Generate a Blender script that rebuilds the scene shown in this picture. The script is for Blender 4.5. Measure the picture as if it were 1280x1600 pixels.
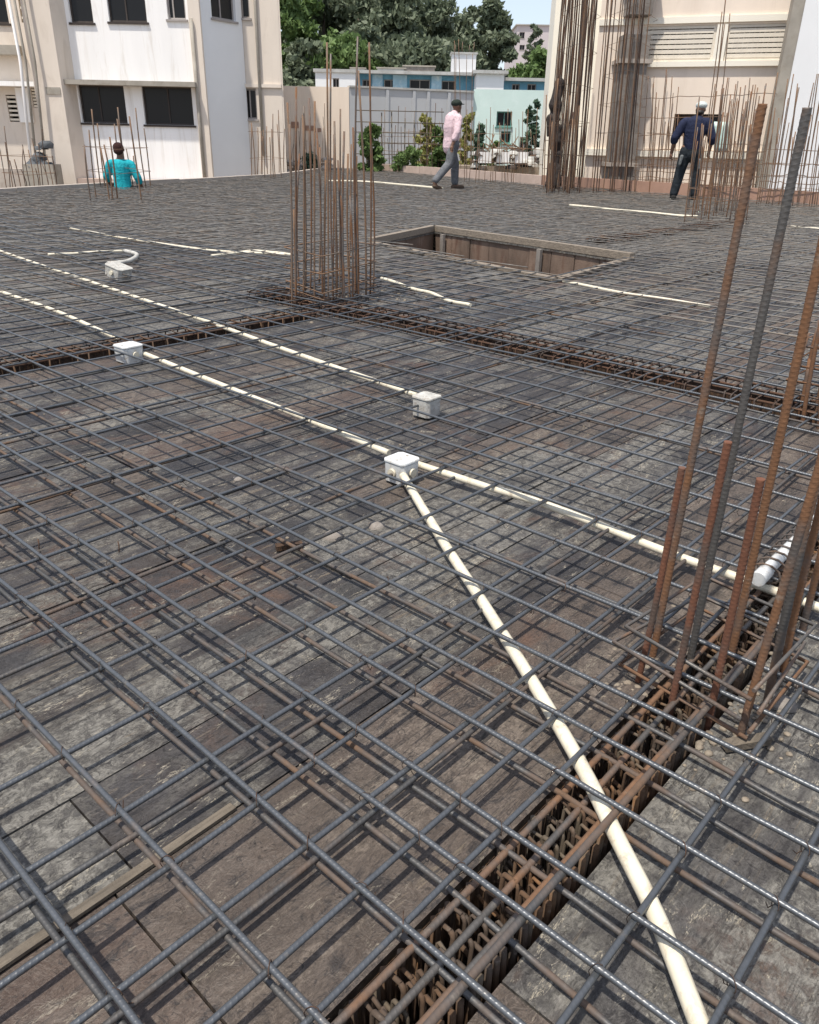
import bpy, bmesh, math, random
import numpy as np
from mathutils import Vector, Matrix, noise

for o in list(bpy.data.objects):
    bpy.data.objects.remove(o)
sc = bpy.context.scene
COL = sc.collection
rnd = random.Random(7)
rad = math.radians

# ---------------------------------------------------------------- camera
F_PX, PITCH, ROLL, YAW = 1207.42, rad(25.4876), rad(1.2547), rad(41.747)
CAM = np.array([0.0, 0.0, 0.97])
_cp, _sp = math.cos(PITCH), math.sin(PITCH)
_f = np.array([0, _cp, -_sp]); _r = np.array([1.0, 0, 0]); _u = np.array([0, _sp, _cp])
_r2 = math.cos(ROLL)*_r + math.sin(ROLL)*_u
_u2 = -math.sin(ROLL)*_r + math.cos(ROLL)*_u
_cy, _sy = math.cos(YAW), math.sin(YAW)
def _tw(v): return np.array([v[0]*_sy + v[1]*_cy, -v[0]*_cy + v[1]*_sy, v[2]])
FW, RT, UP = _tw(_f), _tw(_r2), _tw(_u2)
HF = _tw(np.array([0, 1.0, 0])); HR = _tw(np.array([1.0, 0, 0]))      # level forward and right
cd = bpy.data.cameras.new('camera'); cam = bpy.data.objects.new('camera', cd); COL.objects.link(cam)
cam.matrix_world = Matrix(((RT[0], UP[0], -FW[0], CAM[0]), (RT[1], UP[1], -FW[1], CAM[1]), (RT[2], UP[2], -FW[2], CAM[2]), (0, 0, 0, 1)))
cd.sensor_fit = 'HORIZONTAL'; cd.sensor_width = 36; cd.lens = 36*F_PX/1280
cd.clip_start = 0.02; cd.clip_end = 3000
sc.camera = cam

# ---------------------------------------------------------------- light
SUN = -HR*0.24 - HF*0.30 + np.array([0, 0, 1.0]); SUN = SUN/np.linalg.norm(SUN)
w = bpy.data.worlds.new('World'); sc.world = w; w.use_nodes = True
nt = w.node_tree; nt.nodes.clear()
sky = nt.nodes.new('ShaderNodeTexSky'); sky.sky_type = 'NISHITA'; sky.sun_disc = False
sky.sun_elevation = math.asin(SUN[2]); sky.sun_rotation = math.atan2(SUN[0], SUN[1])
sky.air_density = 1.0; sky.dust_density = 1.5; sky.ozone_density = 1.2
bg = nt.nodes.new('ShaderNodeBackground'); bg.inputs[1].default_value = 0.14
wo = nt.nodes.new('ShaderNodeOutputWorld')
hz = nt.nodes.new('ShaderNodeMix'); hz.data_type = 'RGBA'; hz.inputs[0].default_value = 0.5
hz.inputs[7].default_value = (3.5, 3.6, 3.9, 1)          # thin even haze over the clear sky
nt.links.new(sky.outputs[0], hz.inputs[6]); nt.links.new(hz.outputs[2], bg.inputs[0]); nt.links.new(bg.outputs[0], wo.inputs[0])
sd = bpy.data.lights.new('sun', 'SUN'); sd.energy = 3.3; sd.angle = rad(1.2); sd.color = (1.0, 0.93, 0.83)
so = bpy.data.objects.new('sun', sd); COL.objects.link(so)
so.rotation_euler = Vector(SUN).to_track_quat('Z', 'Y').to_euler()
sc.view_settings.view_transform = 'Standard'; sc.view_settings.look = 'None'
sc.view_settings.exposure = 0.74; sc.view_settings.gamma = 1; sc.view_settings.use_curve_mapping = False

# ---------------------------------------------------------------- geometry helpers
def ray(px, py): return FW + RT*(px-640)/F_PX + UP*(800-py)/F_PX
def g(px, py, z=0.0):
    d = ray(px, py); t = (z-CAM[2])/d[2]; return CAM + d*t
def P(px, py, d):
    r = ray(px, py); return CAM + r*(d/(r @ HF))
def dist(p): return (np.asarray(p)-CAM) @ HF
def hit(px, py, p0, dirv):                     # vertical plane through p0 along dirv -> (s, z)
    n = np.array([dirv[1], -dirv[0]]); r = ray(px, py)
    t = ((np.asarray(p0)[:2]-CAM[:2]) @ n)/(r[:2] @ n); q = CAM + r*t
    return (q[:2]-np.asarray(p0)[:2]) @ np.asarray(dirv)[:2], q[2]

class MB:
    def __init__(s): s.v = []; s.f = []; s.uv = []; s.sm = []
    def tube(s, pts, r, n=6, ribs=0.0, pitch=0.011, caps=True, r1=None, vstart=0.0):
        pts = np.asarray(pts, float); m = len(pts)
        t = np.gradient(pts, axis=0); t /= (np.linalg.norm(t, axis=1)[:, None]+1e-12)
        ref = np.array([0, 0, 1.0]) if abs(t[0][2]) < 0.9 else np.array([1.0, 0, 0])
        if abs(t[:, 2]).max() > 0.97 and abs(t[0][2]) < 0.9: ref = np.array([0.31, 0.87, 0.38])
        a = np.cross(t, ref); a /= (np.linalg.norm(a, axis=1)[:, None]+1e-12); b = np.cross(t, a)
        th = np.arange(n)*2*math.pi/n
        L = np.concatenate([[0], np.cumsum(np.linalg.norm(np.diff(pts, axis=0), axis=1))]) + vstart
        rr = np.full(m, r) if r1 is None else np.linspace(r, r1, m)
        R = rr[:, None]*np.ones((1, n))
        if ribs:
            wrap = np.abs(((th/math.pi+1) % 2)-1)
            ph = 2*math.pi*(L[:, None]/pitch + wrap[None, :]*1.1)
            R = R + ribs*np.clip(np.cos(ph), 0, 1)**3
        base = len(s.v)
        V = pts[:, None, :] + a[:, None, :]*(R*np.cos(th))[:, :, None] + b[:, None, :]*(R*np.sin(th))[:, :, None]
        s.v.extend(map(tuple, V.reshape(-1, 3)))
        for i in range(m-1):
            for j in range(n):
                k = (j+1) % n
                s.f.append((base+i*n+j, base+i*n+k, base+(i+1)*n+k, base+(i+1)*n+j))
                s.uv.append(((j/n, L[i]), ((j+1)/n, L[i]), ((j+1)/n, L[i+1]), (j/n, L[i+1]))); s.sm.append(True)
        if caps:
            s.f.append(tuple(base+j for j in range(n))[::-1]); s.uv.append(tuple((0, 0) for j in range(n))); s.sm.append(False)
            s.f.append(tuple(base+(m-1)*n+j for j in range(n))); s.uv.append(tuple((0, 0) for j in range(n))); s.sm.append(False)
        return s
    def face(s, pts):
        b = len(s.v); s.v.extend(tuple(map(float, p)) for p in pts); s.f.append(tuple(range(b, b+len(pts))))
        s.uv.append(tuple((0, 0) for _ in pts)); s.sm.append(False); return s
    def prism(s, poly, z0, z1):
        b = len(s.v); n = len(poly)
        ar = sum(poly[i][0]*poly[(i+1) % n][1]-poly[(i+1) % n][0]*poly[i][1] for i in range(n))
        if ar < 0: poly = poly[::-1]
        for z in (z0, z1): s.v.extend((float(p[0]), float(p[1]), float(z)) for p in poly)
        fs = [tuple(range(b, b+n))[::-1], tuple(range(b+n, b+2*n))]
        fs += [(b+i, b+(i+1) % n, b+n+(i+1) % n, b+n+i) for i in range(n)]
        for f in fs: s.f.append(f); s.uv.append(tuple((0, 0) for _ in f)); s.sm.append(False)
        return s
    def box(s, c, sx, sy, sz, ax=(1, 0), tilt=0.0):
        ax = np.array(ax[:2], float); ax /= np.linalg.norm(ax); ay = np.array([-ax[1], ax[0]])
        c = np.asarray(c, float)
        poly = [c[:2]+ax*sx/2*i+ay*sy/2*j for i, j in ((-1, -1), (1, -1), (1, 1), (-1, 1))]
        return s.prism(poly, c[2]-sz/2, c[2]+sz/2)
    def build(s, name, m, parent=None, smooth=True):
        me = bpy.data.meshes.new(name); off = np.zeros(3)
        if parent is not None: off = world_loc(parent)
        V = np.array(s.v)-off
        me.from_pydata(V.tolist(), [], s.f)
        uvl = me.uv_layers.new(name='UVMap')
        uvl.data.foreach_set('uv', np.array([c for f in s.uv for c in f], float).ravel())
        if smooth: me.polygons.foreach_set('use_smooth', s.sm)
        me.update(); me.materials.append(m)
        o = bpy.data.objects.new(name, me); COL.objects.link(o)
        if parent is not None: o.parent = parent
        return o
def world_loc(o):
    l = np.zeros(3)
    while o is not None: l = l+np.array(o.location); o = o.parent
    return l
def thing(name, label, cat, loc=(0, 0, 0), group=None):
    o = bpy.data.objects.new(name, None); COL.objects.link(o); o.location = tuple(map(float, loc))
    o.empty_display_size = 0.1; o['label'] = label; o['category'] = cat
    if group: o['group'] = group
    return o
def tag(o, label=None, cat=None, group=None, kind=None):
    if label: o['label'] = label
    if cat: o['category'] = cat
    if group: o['group'] = group
    if kind: o['kind'] = kind
    return o

# ---------------------------------------------------------------- material helpers
class N:
    def __init__(s, name):
        s.m = bpy.data.materials.new(name); s.m.use_nodes = True; s.t = s.m.node_tree; s.t.nodes.clear()
        s.out = s.t.nodes.new('ShaderNodeOutputMaterial'); s.b = s.t.nodes.new('ShaderNodeBsdfPrincipled')
        s.t.links.new(s.b.outputs[0], s.out.inputs[0])
        s.geo = s.t.nodes.new('ShaderNodeNewGeometry')
    def put(s, i, v):
        if hasattr(v, 'is_output'): s.t.links.new(v, i)
        elif isinstance(v, tuple) and len(v) == 3 and i.type == 'RGBA': i.default_value = (*v, 1)
        else: i.default_value = v
    def set(s, **k):
        for a, v in k.items(): s.put(s.b.inputs[{'col': 'Base Color', 'rough': 'Roughness', 'metal': 'Metallic', 'normal': 'Normal', 'spec': 'Specular IOR Level', 'alpha': 'Alpha'}[a]], v)
        return s
    def math(s, op, a, b=0.0, c=None, clamp=False):
        n = s.t.nodes.new('ShaderNodeMath'); n.operation = op; n.use_clamp = clamp
        s.put(n.inputs[0], a); s.put(n.inputs[1], b)
        if c is not None: s.put(n.inputs[2], c)
        return n.outputs[0]
    def noise(s, scale, detail=4, rough=0.55, vec=None, dist=0.0, out=0):
        n = s.t.nodes.new('ShaderNodeTexNoise'); s.put(n.inputs['Scale'], scale); n.inputs['Detail'].default_value = detail
        n.inputs['Roughness'].default_value = rough; n.inputs['Distortion'].default_value = dist
        s.t.links.new(vec if vec is not None else s.geo.outputs['Position'], n.inputs['Vector']); return n.outputs[out]
    def vor(s, scale, vec=None, feat='F1', out=0):
        n = s.t.nodes.new('ShaderNodeTexVoronoi'); n.feature = feat; n.inputs['Scale'].default_value = scale
        s.t.links.new(vec if vec is not None else s.geo.outputs['Position'], n.inputs['Vector']); return n.outputs[out]
    def scaled(s, sx, sy, sz, rot=0.0):
        n = s.t.nodes.new('ShaderNodeMapping'); n.inputs['Scale'].default_value = (sx, sy, sz); n.inputs['Rotation'].default_value = (0, 0, rot)
        s.t.links.new(s.geo.outputs['Position'], n.inputs['Vector']); return n.outputs[0]
    def ramp(s, f, stops):
        n = s.t.nodes.new('ShaderNodeValToRGB'); s.put(n.inputs[0], f); e = n.color_ramp.elements
        while len(e) < len(stops): e.new(0.5)
        for el, (p, c) in zip(e, stops):
            el.position = p; el.color = (*c, 1) if isinstance(c, tuple) else (c, c, c, 1)
        return n.outputs[0]
    def mix(s, f, a, b, mode='MIX'):
        n = s.t.nodes.new('ShaderNodeMix'); n.data_type = 'RGBA'; n.blend_type = mode
        s.put(n.inputs[0], f); s.put(n.inputs[6], a); s.put(n.inputs[7], b); return n.outputs[2]
    def bump(s, h, strength=0.3, d=0.01, normal=None):
        n = s.t.nodes.new('ShaderNodeBump'); s.put(n.inputs['Height'], h); n.inputs['Strength'].default_value = strength; n.inputs['Distance'].default_value = d
        if normal is not None: s.t.links.new(normal, n.inputs['Normal'])
        return n.outputs[0]
    def rand(s):
        n = s.t.nodes.new('ShaderNodeObjectInfo'); return n.outputs['Random']
    def uvsep(s):
        n = s.t.nodes.new('ShaderNodeUVMap'); n.uv_map = 'UVMap'; x = s.t.nodes.new('ShaderNodeSeparateXYZ'); s.t.links.new(n.outputs[0], x.inputs[0]); return x.outputs[0], x.outputs[1]

def steel(name, base, rustc, rust_lo, rust_hi, ribs=True, metal=0.55, rough=0.42, spec=0.5):
    n = N(name)
    r = n.math('ADD', n.noise(7, 5, 0.6), n.math('MULTIPLY', n.math('SUBTRACT', n.rand(), 0.5), 0.16))
    fac = n.ramp(r, [(rust_lo, 0.0), (rust_hi, 1.0)])
    b2 = n.mix(n.noise(60, 3), tuple(c*0.72 for c in base), tuple(min(1, c*1.3) for c in base))
    r2 = n.mix(n.noise(90, 4), tuple(c*0.55 for c in rustc), tuple(min(1, c*1.35) for c in rustc))
    dust = n.ramp(n.noise(23, 5, 0.7), [(0.60, 0.0), (0.72, 0.6)])
    col = n.mix(dust, n.mix(fac, b2, r2), (0.22, 0.19, 0.155))
    n.set(col=col, metal=n.math('MULTIPLY', n.math('SUBTRACT', 1.0, fac), metal), rough=n.math('MULTIPLY_ADD', fac, 0.38, rough), spec=spec)
    h = n.noise(260, 3)
    if ribs:
        u, v = n.uvsep()
        wr = n.math('ABSOLUTE', n.math('SUBTRACT', u, 0.5))
        ph = n.math('ADD', n.math('MULTIPLY', v, 2*math.pi/0.0085), n.math('MULTIPLY', wr, 9.0))
        h = n.math('ADD', n.math('MULTIPLY', h, 0.5), n.math('POWER', n.math('MULTIPLY_ADD', n.math('SINE', ph), 0.5, 0.5), 3.0))
    n.set(normal=n.bump(h, 0.22, 0.0009))
    return n.m
M = {}
M['steel'] = steel('blue_grey_ribbed_steel', (0.102, 0.109, 0.117), (0.11, 0.070, 0.045), 0.62, 0.80, rough=0.38)
M['steel_low'] = steel('grey_brown_ribbed_steel', (0.088, 0.088, 0.088), (0.115, 0.070, 0.043), 0.45, 0.68, rough=0.55)
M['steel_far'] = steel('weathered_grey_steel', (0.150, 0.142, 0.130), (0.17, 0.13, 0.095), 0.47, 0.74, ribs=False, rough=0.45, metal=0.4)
M['rust'] = steel('rusty_orange_steel', (0.11, 0.095, 0.085), (0.165, 0.080, 0.038), 0.36, 0.56, metal=0.3, rough=0.55)
M['rust_red'] = steel('red_brown_rusty_steel', (0.10, 0.07, 0.055), (0.135, 0.055, 0.030), 0.30, 0.46, metal=0.2, rough=0.6)
M['rust_grey'] = steel('grey_steel_with_rust', (0.098, 0.092, 0.086), (0.145, 0.078, 0.042), 0.42, 0.60, metal=0.4, rough=0.5)
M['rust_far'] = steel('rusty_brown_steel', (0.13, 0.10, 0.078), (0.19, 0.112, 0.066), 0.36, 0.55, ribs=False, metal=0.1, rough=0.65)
M['rust_dark'] = steel('dark_rusty_steel', (0.045, 0.033, 0.027), (0.085, 0.045, 0.027), 0.36, 0.56, ribs=False, metal=0.1, rough=0.7)

M['trough_rod'] = steel('dull_brown_rusty_rod', (0.06, 0.045, 0.034), (0.098, 0.057, 0.032), 0.35, 0.55, ribs=False, metal=0.05, rough=0.75)
M['rust_pale'] = steel('pale_ochre_dusty_rod', (0.095, 0.075, 0.053), (0.165, 0.088, 0.042), 0.48, 0.64, ribs=False, metal=0.05, rough=0.8)

def deck_mat(name, a, b, c, cem_amt, dust, flake):
    n = N(name)
    st = n.scaled(1.0, 3.0, 1.0)            # stains run with the boards
    tone = n.math('ADD', n.math('MULTIPLY', n.rand(), 0.75), n.math('MULTIPLY', n.noise(1.1, 4, 0.6, dist=0.8), 0.5))
    base = n.ramp(tone, [(0.28, a), (0.55, b), (0.9, c)])
    base = n.mix(n.ramp(n.noise(4.0, 7, 0.68, st, 0.8), [(0.40, 0.0), (0.62, 0.8)]), base, tuple(x*1.55+.01 for x in b))
    base = n.mix(n.ramp(n.noise(9.0, 6, 0.72, st, 0.6), [(0.53, 0.0), (0.62, 0.85)]), base, (0.024, 0.022, 0.023))
    rustp = n.math('MULTIPLY', n.ramp(n.noise(2.1, 5, 0.65, dist=1.2), [(0.53, 0.0), (0.66, 0.8)]), n.ramp(n.noise(17, 5, 0.7), [(0.38, 0.2), (0.58, 1.0)]))
    base = n.mix(rustp, base, (0.135, 0.078, 0.052))
    zone = n.ramp(n.noise(1.7, 6, 0.62, st, 0.9), [(0.54-cem_amt*.1, 0.0), (0.60-cem_amt*.08, 1.0)])
    cem = n.math('MULTIPLY', zone, n.ramp(n.noise(42, 7, 0.8, dist=0.6), [(0.42, 0.12), (0.54, 0.95)]))
    base = n.mix(cem, base, dust)
    fl = n.math('MULTIPLY', n.ramp(n.noise(5.5, 6, 0.72, st, 1.5), [(0.57, 0.0), (0.61, 1.0)]), n.ramp(n.noise(95, 5, 0.72, st, 1.0), [(0.50, 0.0), (0.55, 1.0)]))
    base = n.mix(n.math('MULTIPLY', fl, flake), base, (0.42, 0.38, 0.30))
    worm = n.noise(34, 5, 0.62, dist=2.6)
    base = n.mix(n.math('MULTIPLY', n.ramp(worm, [(0.46, 0.0), (0.50, 0.55), (0.54, 0.0)]), n.ramp(n.noise(2.2, 4, 0.6), [(0.38, 0.15), (0.60, 0.9)])), base, tuple(min(.4, x*2.4+.03) for x in b))
    base = n.mix(n.ramp(n.noise(48, 5, 0.7, dist=1.8), [(0.58, 0.0), (0.64, 0.7)]), base, (0.022, 0.020, 0.020))
    st2 = n.scaled(1.3, 16.0, 1.0)
    crack = n.math('MULTIPLY', n.ramp(n.noise(3.2, 5, 0.6, st2, 0.4), [(0.555, 0.0), (0.585, 1.0), (0.62, 0.0)]), n.ramp(n.noise(2.5, 3), [(0.42, 0.0), (0.56, 0.95)]))
    base = n.mix(crack, base, (0.020, 0.018, 0.018))
    pale = n.math('MULTIPLY', n.ramp(n.noise(2.6, 5, 0.65, st2, 0.6), [(0.585, 0.0), (0.61, 0.9), (0.68, 0.2)]), n.ramp(n.noise(3.1, 4, 0.6), [(0.46, 0.0), (0.60, 0.9)]))
    base = n.mix(pale, base, (0.19, 0.155, 0.115))
    fine = n.ramp(n.noise(110, 6, 0.75, st), [(0.34, 0.66), (0.50, 0.98), (0.64, 1.35)])
    base = n.mix(1.0, base, fine, 'MULTIPLY'); base = n.mix(1.0, base, (.68, .675, .67), 'MULTIPLY')
    spk = n.ramp(n.vor(85), [(0.06, 1.0), (0.10, 0.0)])
    base = n.mix(n.math('MULTIPLY', spk, n.ramp(n.noise(4, 3), [(0.52, 0.0), (0.66, 0.6)])), base, (0.26, 0.235, 0.20))
    h = n.math('ADD', n.math('MULTIPLY', worm, 1.3), n.math('MULTIPLY', cem, 0.8))
    h = n.math('ADD', h, n.math('MULTIPLY', n.noise(13, 6, 0.75, st, 0.8), 1.6))
    n.set(col=base, rough=n.ramp(n.noise(9, 4), [(0.3, 0.42), (0.7, 0.72)]), spec=0.4, normal=n.bump(h, 0.6, 0.0035))
    return n.m
M['deck'] = deck_mat('weathered_slate_formwork', (0.022, 0.022, 0.025), (0.036, 0.034, 0.035), (0.058, 0.048, 0.042), 0.7, (0.18, 0.17, 0.15), 0.9)
M['deck_brown'] = deck_mat('brown_stained_formwork', (0.090, 0.060, 0.046), (0.082, 0.065, 0.053), (0.050, 0.045, 0.042), 0.2, (0.20, 0.165, 0.135), 0.5)
M['deck_grey'] = deck_mat('cement_dusted_formwork', (0.036, 0.036, 0.037), (0.060, 0.056, 0.053), (0.048, 0.043, 0.040), 1.4, (0.235, 0.225, 0.20), 1.0)

def plain(name, c, var=0.25, scale=3.0, rough=0.8, stain=None, bump=0.15, stretch=None, spec=0.4, fine=60):
    n = N(name)
    vec = n.scaled(*stretch) if stretch else None
    col = n.mix(n.ramp(n.noise(scale, 5, 0.6, vec, 0.3), [(0.35, 0.0), (0.68, 1.0)]), c, tuple(x*(1-var) for x in c))
    if stain: col = n.mix(n.ramp(n.noise(scale*2.3, 6, 0.7, vec, 0.8), [(0.52, 0.0), (0.70, stain[1])]), col, stain[0])
    n.set(col=col, rough=rough, spec=spec, normal=n.bump(n.noise(fine, 5, 0.7), bump, 0.01))
    return n.m
M['timber'] = plain('old_pale_timber', (0.155, 0.13, 0.10), 0.5, 12, stain=((0.06, 0.05, 0.04), 0.9), stretch=(1, 8, 8), bump=0.4)
M['timber_y'] = plain('old_grey_timber', (0.27, 0.225, 0.175), 0.5, 12, stain=((0.06, 0.05, 0.04), 0.9), stretch=(8, 1, 8), bump=0.4)
M['trough'] = plain('rusty_brown_boards', (0.075, 0.045, 0.028), 0.6, 14, stain=((0.15, 0.075, 0.03), 0.9), stretch=(3, 3, 1), bump=0.6)
M['pvc'] = plain('cream_plastic_conduit', (0.66, 0.61, 0.48), 0.12, 14, rough=0.42, stain=((0.24, 0.17, 0.11), 0.55), bump=0.08)
M['pvc_white'] = plain('white_plastic', (0.60, 0.61, 0.60), 0.22, 18, rough=0.5, stain=((0.30, 0.25, 0.19), 0.8), bump=0.08)
M['pvc_dirty'] = plain('dirty_white_plastic', (0.50, 0.49, 0.45), 0.35, 25, rough=0.6, stain=((0.20, 0.14, 0.09), 0.85), bump=0.3)
M['white_wall'] = plain('white_painted_plaster', (0.86, 0.85, 0.83), 0.07, 0.9, stain=((0.62, 0.58, 0.52), 0.6), bump=0.1, stretch=(2.2, 2.2, .22))
M['bluewhite_wall'] = plain('cool_and_shaded_white_plaster', (0.76, 0.77, 0.77), 0.06, 0.6, bump=0.06)
M['beige_wall'] = plain('beige_plaster', (0.68, 0.605, 0.52), 0.12, 0.8, stain=((0.45, 0.38, 0.31), 0.5), bump=0.1, stretch=(1, 1, 0.35))
M['cream_wall'] = plain('pinkish_cream_plaster', (0.81, 0.70, 0.59), 0.10, 0.7, stretch=(2, 2, .3), stain=((0.6, 0.5, 0.4), 0.35), bump=0.08)
M['ivory_wall'] = plain('ivory_plaster', (0.83, 0.785, 0.68), 0.06, 0.5, bump=0.06)
M['greybeige'] = plain('stained_and_shaded_grey_plaster', (0.36, 0.33, 0.28), 0.3, 1.5, stain=((0.2, 0.17, 0.13), 0.7), bump=0.2)
M['raw_conc'] = plain('raw_grey_concrete', (0.25, 0.225, 0.20), 0.35, 3.5, stain=((0.11, 0.085, 0.07), 0.85), bump=0.4)
M['pit'] = plain('stained_shutter_boards', (0.22, 0.155, 0.115), 0.6, 2.5, stain=((0.11, 0.06, 0.04), 1.0), bump=0.5, stretch=(1, 1, 0.4))
M['terracotta'] = plain('pinkish_brown_board', (0.40, 0.245, 0.18), 0.18, 1.8, stain=((0.25, 0.15, 0.11), 0.5), bump=0.15)
M['pinkish'] = plain('dusty_pink_concrete', (0.50, 0.39, 0.33), 0.2, 2, stain=((0.3, 0.24, 0.2), 0.6), bump=0.2)
M['curb'] = plain('pale_dusty_concrete', (0.42, 0.37, 0.32), 0.2, 2.5, stain=((0.26, 0.2, 0.16), 0.6), bump=0.2)
M['glass'] = N('dark_window_glass').set(col=(0.012, 0.012, 0.013), rough=0.25, spec=0.25).m
M['frame_dark'] = plain('dark_window_frame', (0.05, 0.04, 0.035), 0.2)
M['frame_light'] = plain('grey_window_frame', (0.34, 0.31, 0.29), 0.2)
M['louver'] = plain('cream_louver_slats', (0.72, 0.66, 0.56), 0.1, 5)
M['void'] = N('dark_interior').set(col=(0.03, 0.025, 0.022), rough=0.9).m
M['blue_wall'] = plain('pale_blue_plaster', (0.36, 0.55, 0.66), 0.25, 1.2, stain=((0.6, 0.68, 0.7), 0.8))
M['blue_mid'] = plain('mid_blue_plaster', (0.12, 0.30, 0.42), 0.3, 1.4, stain=((0.2, 0.42, 0.5), 0.8))
M['greyblue'] = plain('shaded_grey_blue_plaster', (0.46, 0.475, 0.49), 0.1, 0.7, bump=0.08)  # shaded face of the cream block, its shade put into the colour
M['mint'] = plain('pale_mint_plaster', (0.58, 0.73, 0.69), 0.08, 0.8, stain=((0.66, 0.77, 0.75), 0.6))
M['mint_deep'] = plain('green_shutter_paint', (0.10, 0.23, 0.20), 0.2, 2)
M['roofw'] = plain('pale_roof_slab', (0.46, 0.46, 0.44), 0.25, 1.5, stain=((0.25, 0.23, 0.2), 0.6))
M['tank'] = plain('white_tank', (0.72, 0.72, 0.72), 0.06, 1.0)
M['ground'] = plain('dusty_brown_earth', (0.27, 0.22, 0.17), 0.3, 0.6, stain=((0.38, 0.34, 0.29), 0.8), bump=0.3, fine=8)
M['soffit'] = plain('dark_shuttering_plywood', (0.06, 0.045, 0.035), 0.4, 4)
M['far_hill'] = plain('pale_distant_plaster', (0.55, 0.50, 0.50), 0.15, 0.05)

def leaf_mat(name, a, b):
    n = N(name)
    c = n.mix(n.ramp(n.noise(0.8, 4, 0.6), [(0.35, 0.0), (0.65, 1.0)]), a, b)
    c = n.mix(n.ramp(n.noise(9, 2), [(0.4, 0.0), (0.7, 0.6)]), c, tuple(x*1.6 for x in b))
    n.set(col=c, rough=0.6, spec=0.3)
    tr = n.t.nodes.new('ShaderNodeBsdfTranslucent'); n.put(tr.inputs[0], c)
    mx = n.t.nodes.new('ShaderNodeMixShader'); mx.inputs[0].default_value = 0.25
    n.t.links.new(n.b.outputs[0], mx.inputs[1]); n.t.links.new(tr.outputs[0], mx.inputs[2]); n.t.links.new(mx.outputs[0], n.out.inputs[0])
    return n.m
M['leaf_dark'] = leaf_mat('hazed_grey_green_leaves', (0.092, 0.120, 0.074), (0.135, 0.160, 0.102))  # leaf colour lightened to carry the haze over the far trees
M['leaf_mid'] = leaf_mat('mid_green_leaves', (0.07, 0.12, 0.035), (0.12, 0.18, 0.06))
M['leaf_yellow'] = leaf_mat('yellow_green_leaves', (0.19, 0.20, 0.06), (0.30, 0.29, 0.10))
M['leaf_teal'] = leaf_mat('blue_green_leaves', (0.045, 0.09, 0.06), (0.08, 0.13, 0.085))
M['bark'] = plain('grey_brown_bark', (0.11, 0.085, 0.065), 0.4, 6, bump=0.5)

# ================================================================ GROUND AND DECK
gm = MB().prism([(-900, -900), (1400, -900), (1400, 1400), (-900, 1400)], -1.3, -1.0).build('ground', M['ground']); tag(gm, kind='structure')

L0 = g(0, 306)[:2]; L1 = g(440, 278)[:2]; L2 = g(515, 267)[:2]; L3 = g(590, 268)[:2]; L4 = g(845, 292)[:2]; L5 = g(1280, 325)[:2]
Lm = L0 + (L0-L1)/np.linalg.norm(L0-L1)*9.5
Rm = L5 + (L5-L4)/np.linalg.norm(L5-L4)*8.0
DECK = [Lm, L1, L2, L3, L4, Rm, np.array([Rm[0], -3.0]), np.array([-3.0, -3.0]), np.array([-3.0, Lm[1]])]
def inside_iv(poly, axis, c):
    xs = []
    for i in range(len(poly)):
        p, q = poly[i], poly[(i+1) % len(poly)]
        a, b = p[1-axis], q[1-axis]
        if (a-c)*(b-c) < 0: t = (c-a)/(b-a); xs.append(p[axis]+(q[axis]-p[axis])*t)
    xs.sort(); return [(xs[i], xs[i+1]) for i in range(0, len(xs)-1, 2)]
def in_poly(poly, x, y):
    r = False
    for i in range(len(poly)):
        p, q = poly[i], poly[i-1]
        if (p[1] > y) != (q[1] > y) and x < (q[0]-p[0])*(y-p[1])/(q[1]-p[1])+p[0]: r = not r
    return r
OPEN = [g(588, 382)[:2], g(679, 362)[:2], g(978, 407)[:2], g(868, 438)[:2]]
# troughs of the beams: (axis the beam runs along, low, high, from, to)
B1 = (0, 0.33, 0.458, -1.5, 3.27); B2 = (1, 3.27, 3.57, -1.6, 4.5); B3 = (0, 3.585, 3.80, -2.0, 3.27)
B4 = (0, 4.45, 4.75, 8.2, 12.6); B5 = (0, 0.33, 0.62, 3.57, 8.0)
BEAMS = [B1, B2, B3, B4, B5]
def trough_hit(x, y):
    for ax, lo, hi, a, b in BEAMS:
        u, v = (x, y) if ax == 0 else (y, x)
        if a < u < b and lo < v < hi: return True
    return in_poly(OPEN, x, y)

# decking: root holds every formwork panel
deck = bpy.data.objects.new('formwork_deck', None); COL.objects.link(deck); deck['kind'] = 'structure'
xs = sorted(set([-3.0] + [3.27, 3.57, 8.2, 12.6]))
def cells():
    out = []
    # columns of boards along X between y-lines; y-lines follow trough edges
    yl = [-3.0, -2.4, -1.8, -1.3, -0.95, -0.65, -0.38, -0.10, 0.33, 0.458, 0.81, 1.02, 1.20, 1.43, 1.60, 1.84, 2.03, 2.19, 2.42, 2.60, 2.83, 3.01, 3.24, 3.41, 3.585, 3.80]
    y = 3.80
    while y < 4.45-0.3: y += 0.325; yl.append(round(y, 3))
    yl[-1] = 4.45; yl.append(4.75); y = 4.75
    while y < 26: y += 0.5; yl.append(y)
    for j in range(len(yl)-1):
        y0, y1 = yl[j], yl[j+1]
        x = -3.0 - rnd.uniform(0, 0.8); row = [x]
        cuts = [3.27, 3.57, 8.2, 12.6]
        while x < 24.5:
            nx = x + (1.22 if y0 > 0.3 else 1.0)*rnd.uniform(0.92, 1.02)
            for c in cuts:
                if x < c-1e-6 and nx > c-0.25: nx = c; cuts.remove(c); break
            row.append(nx); x = nx
        for i in range(len(row)-1): out.append((row[i], row[i+1], y0, y1))
    return out
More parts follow.
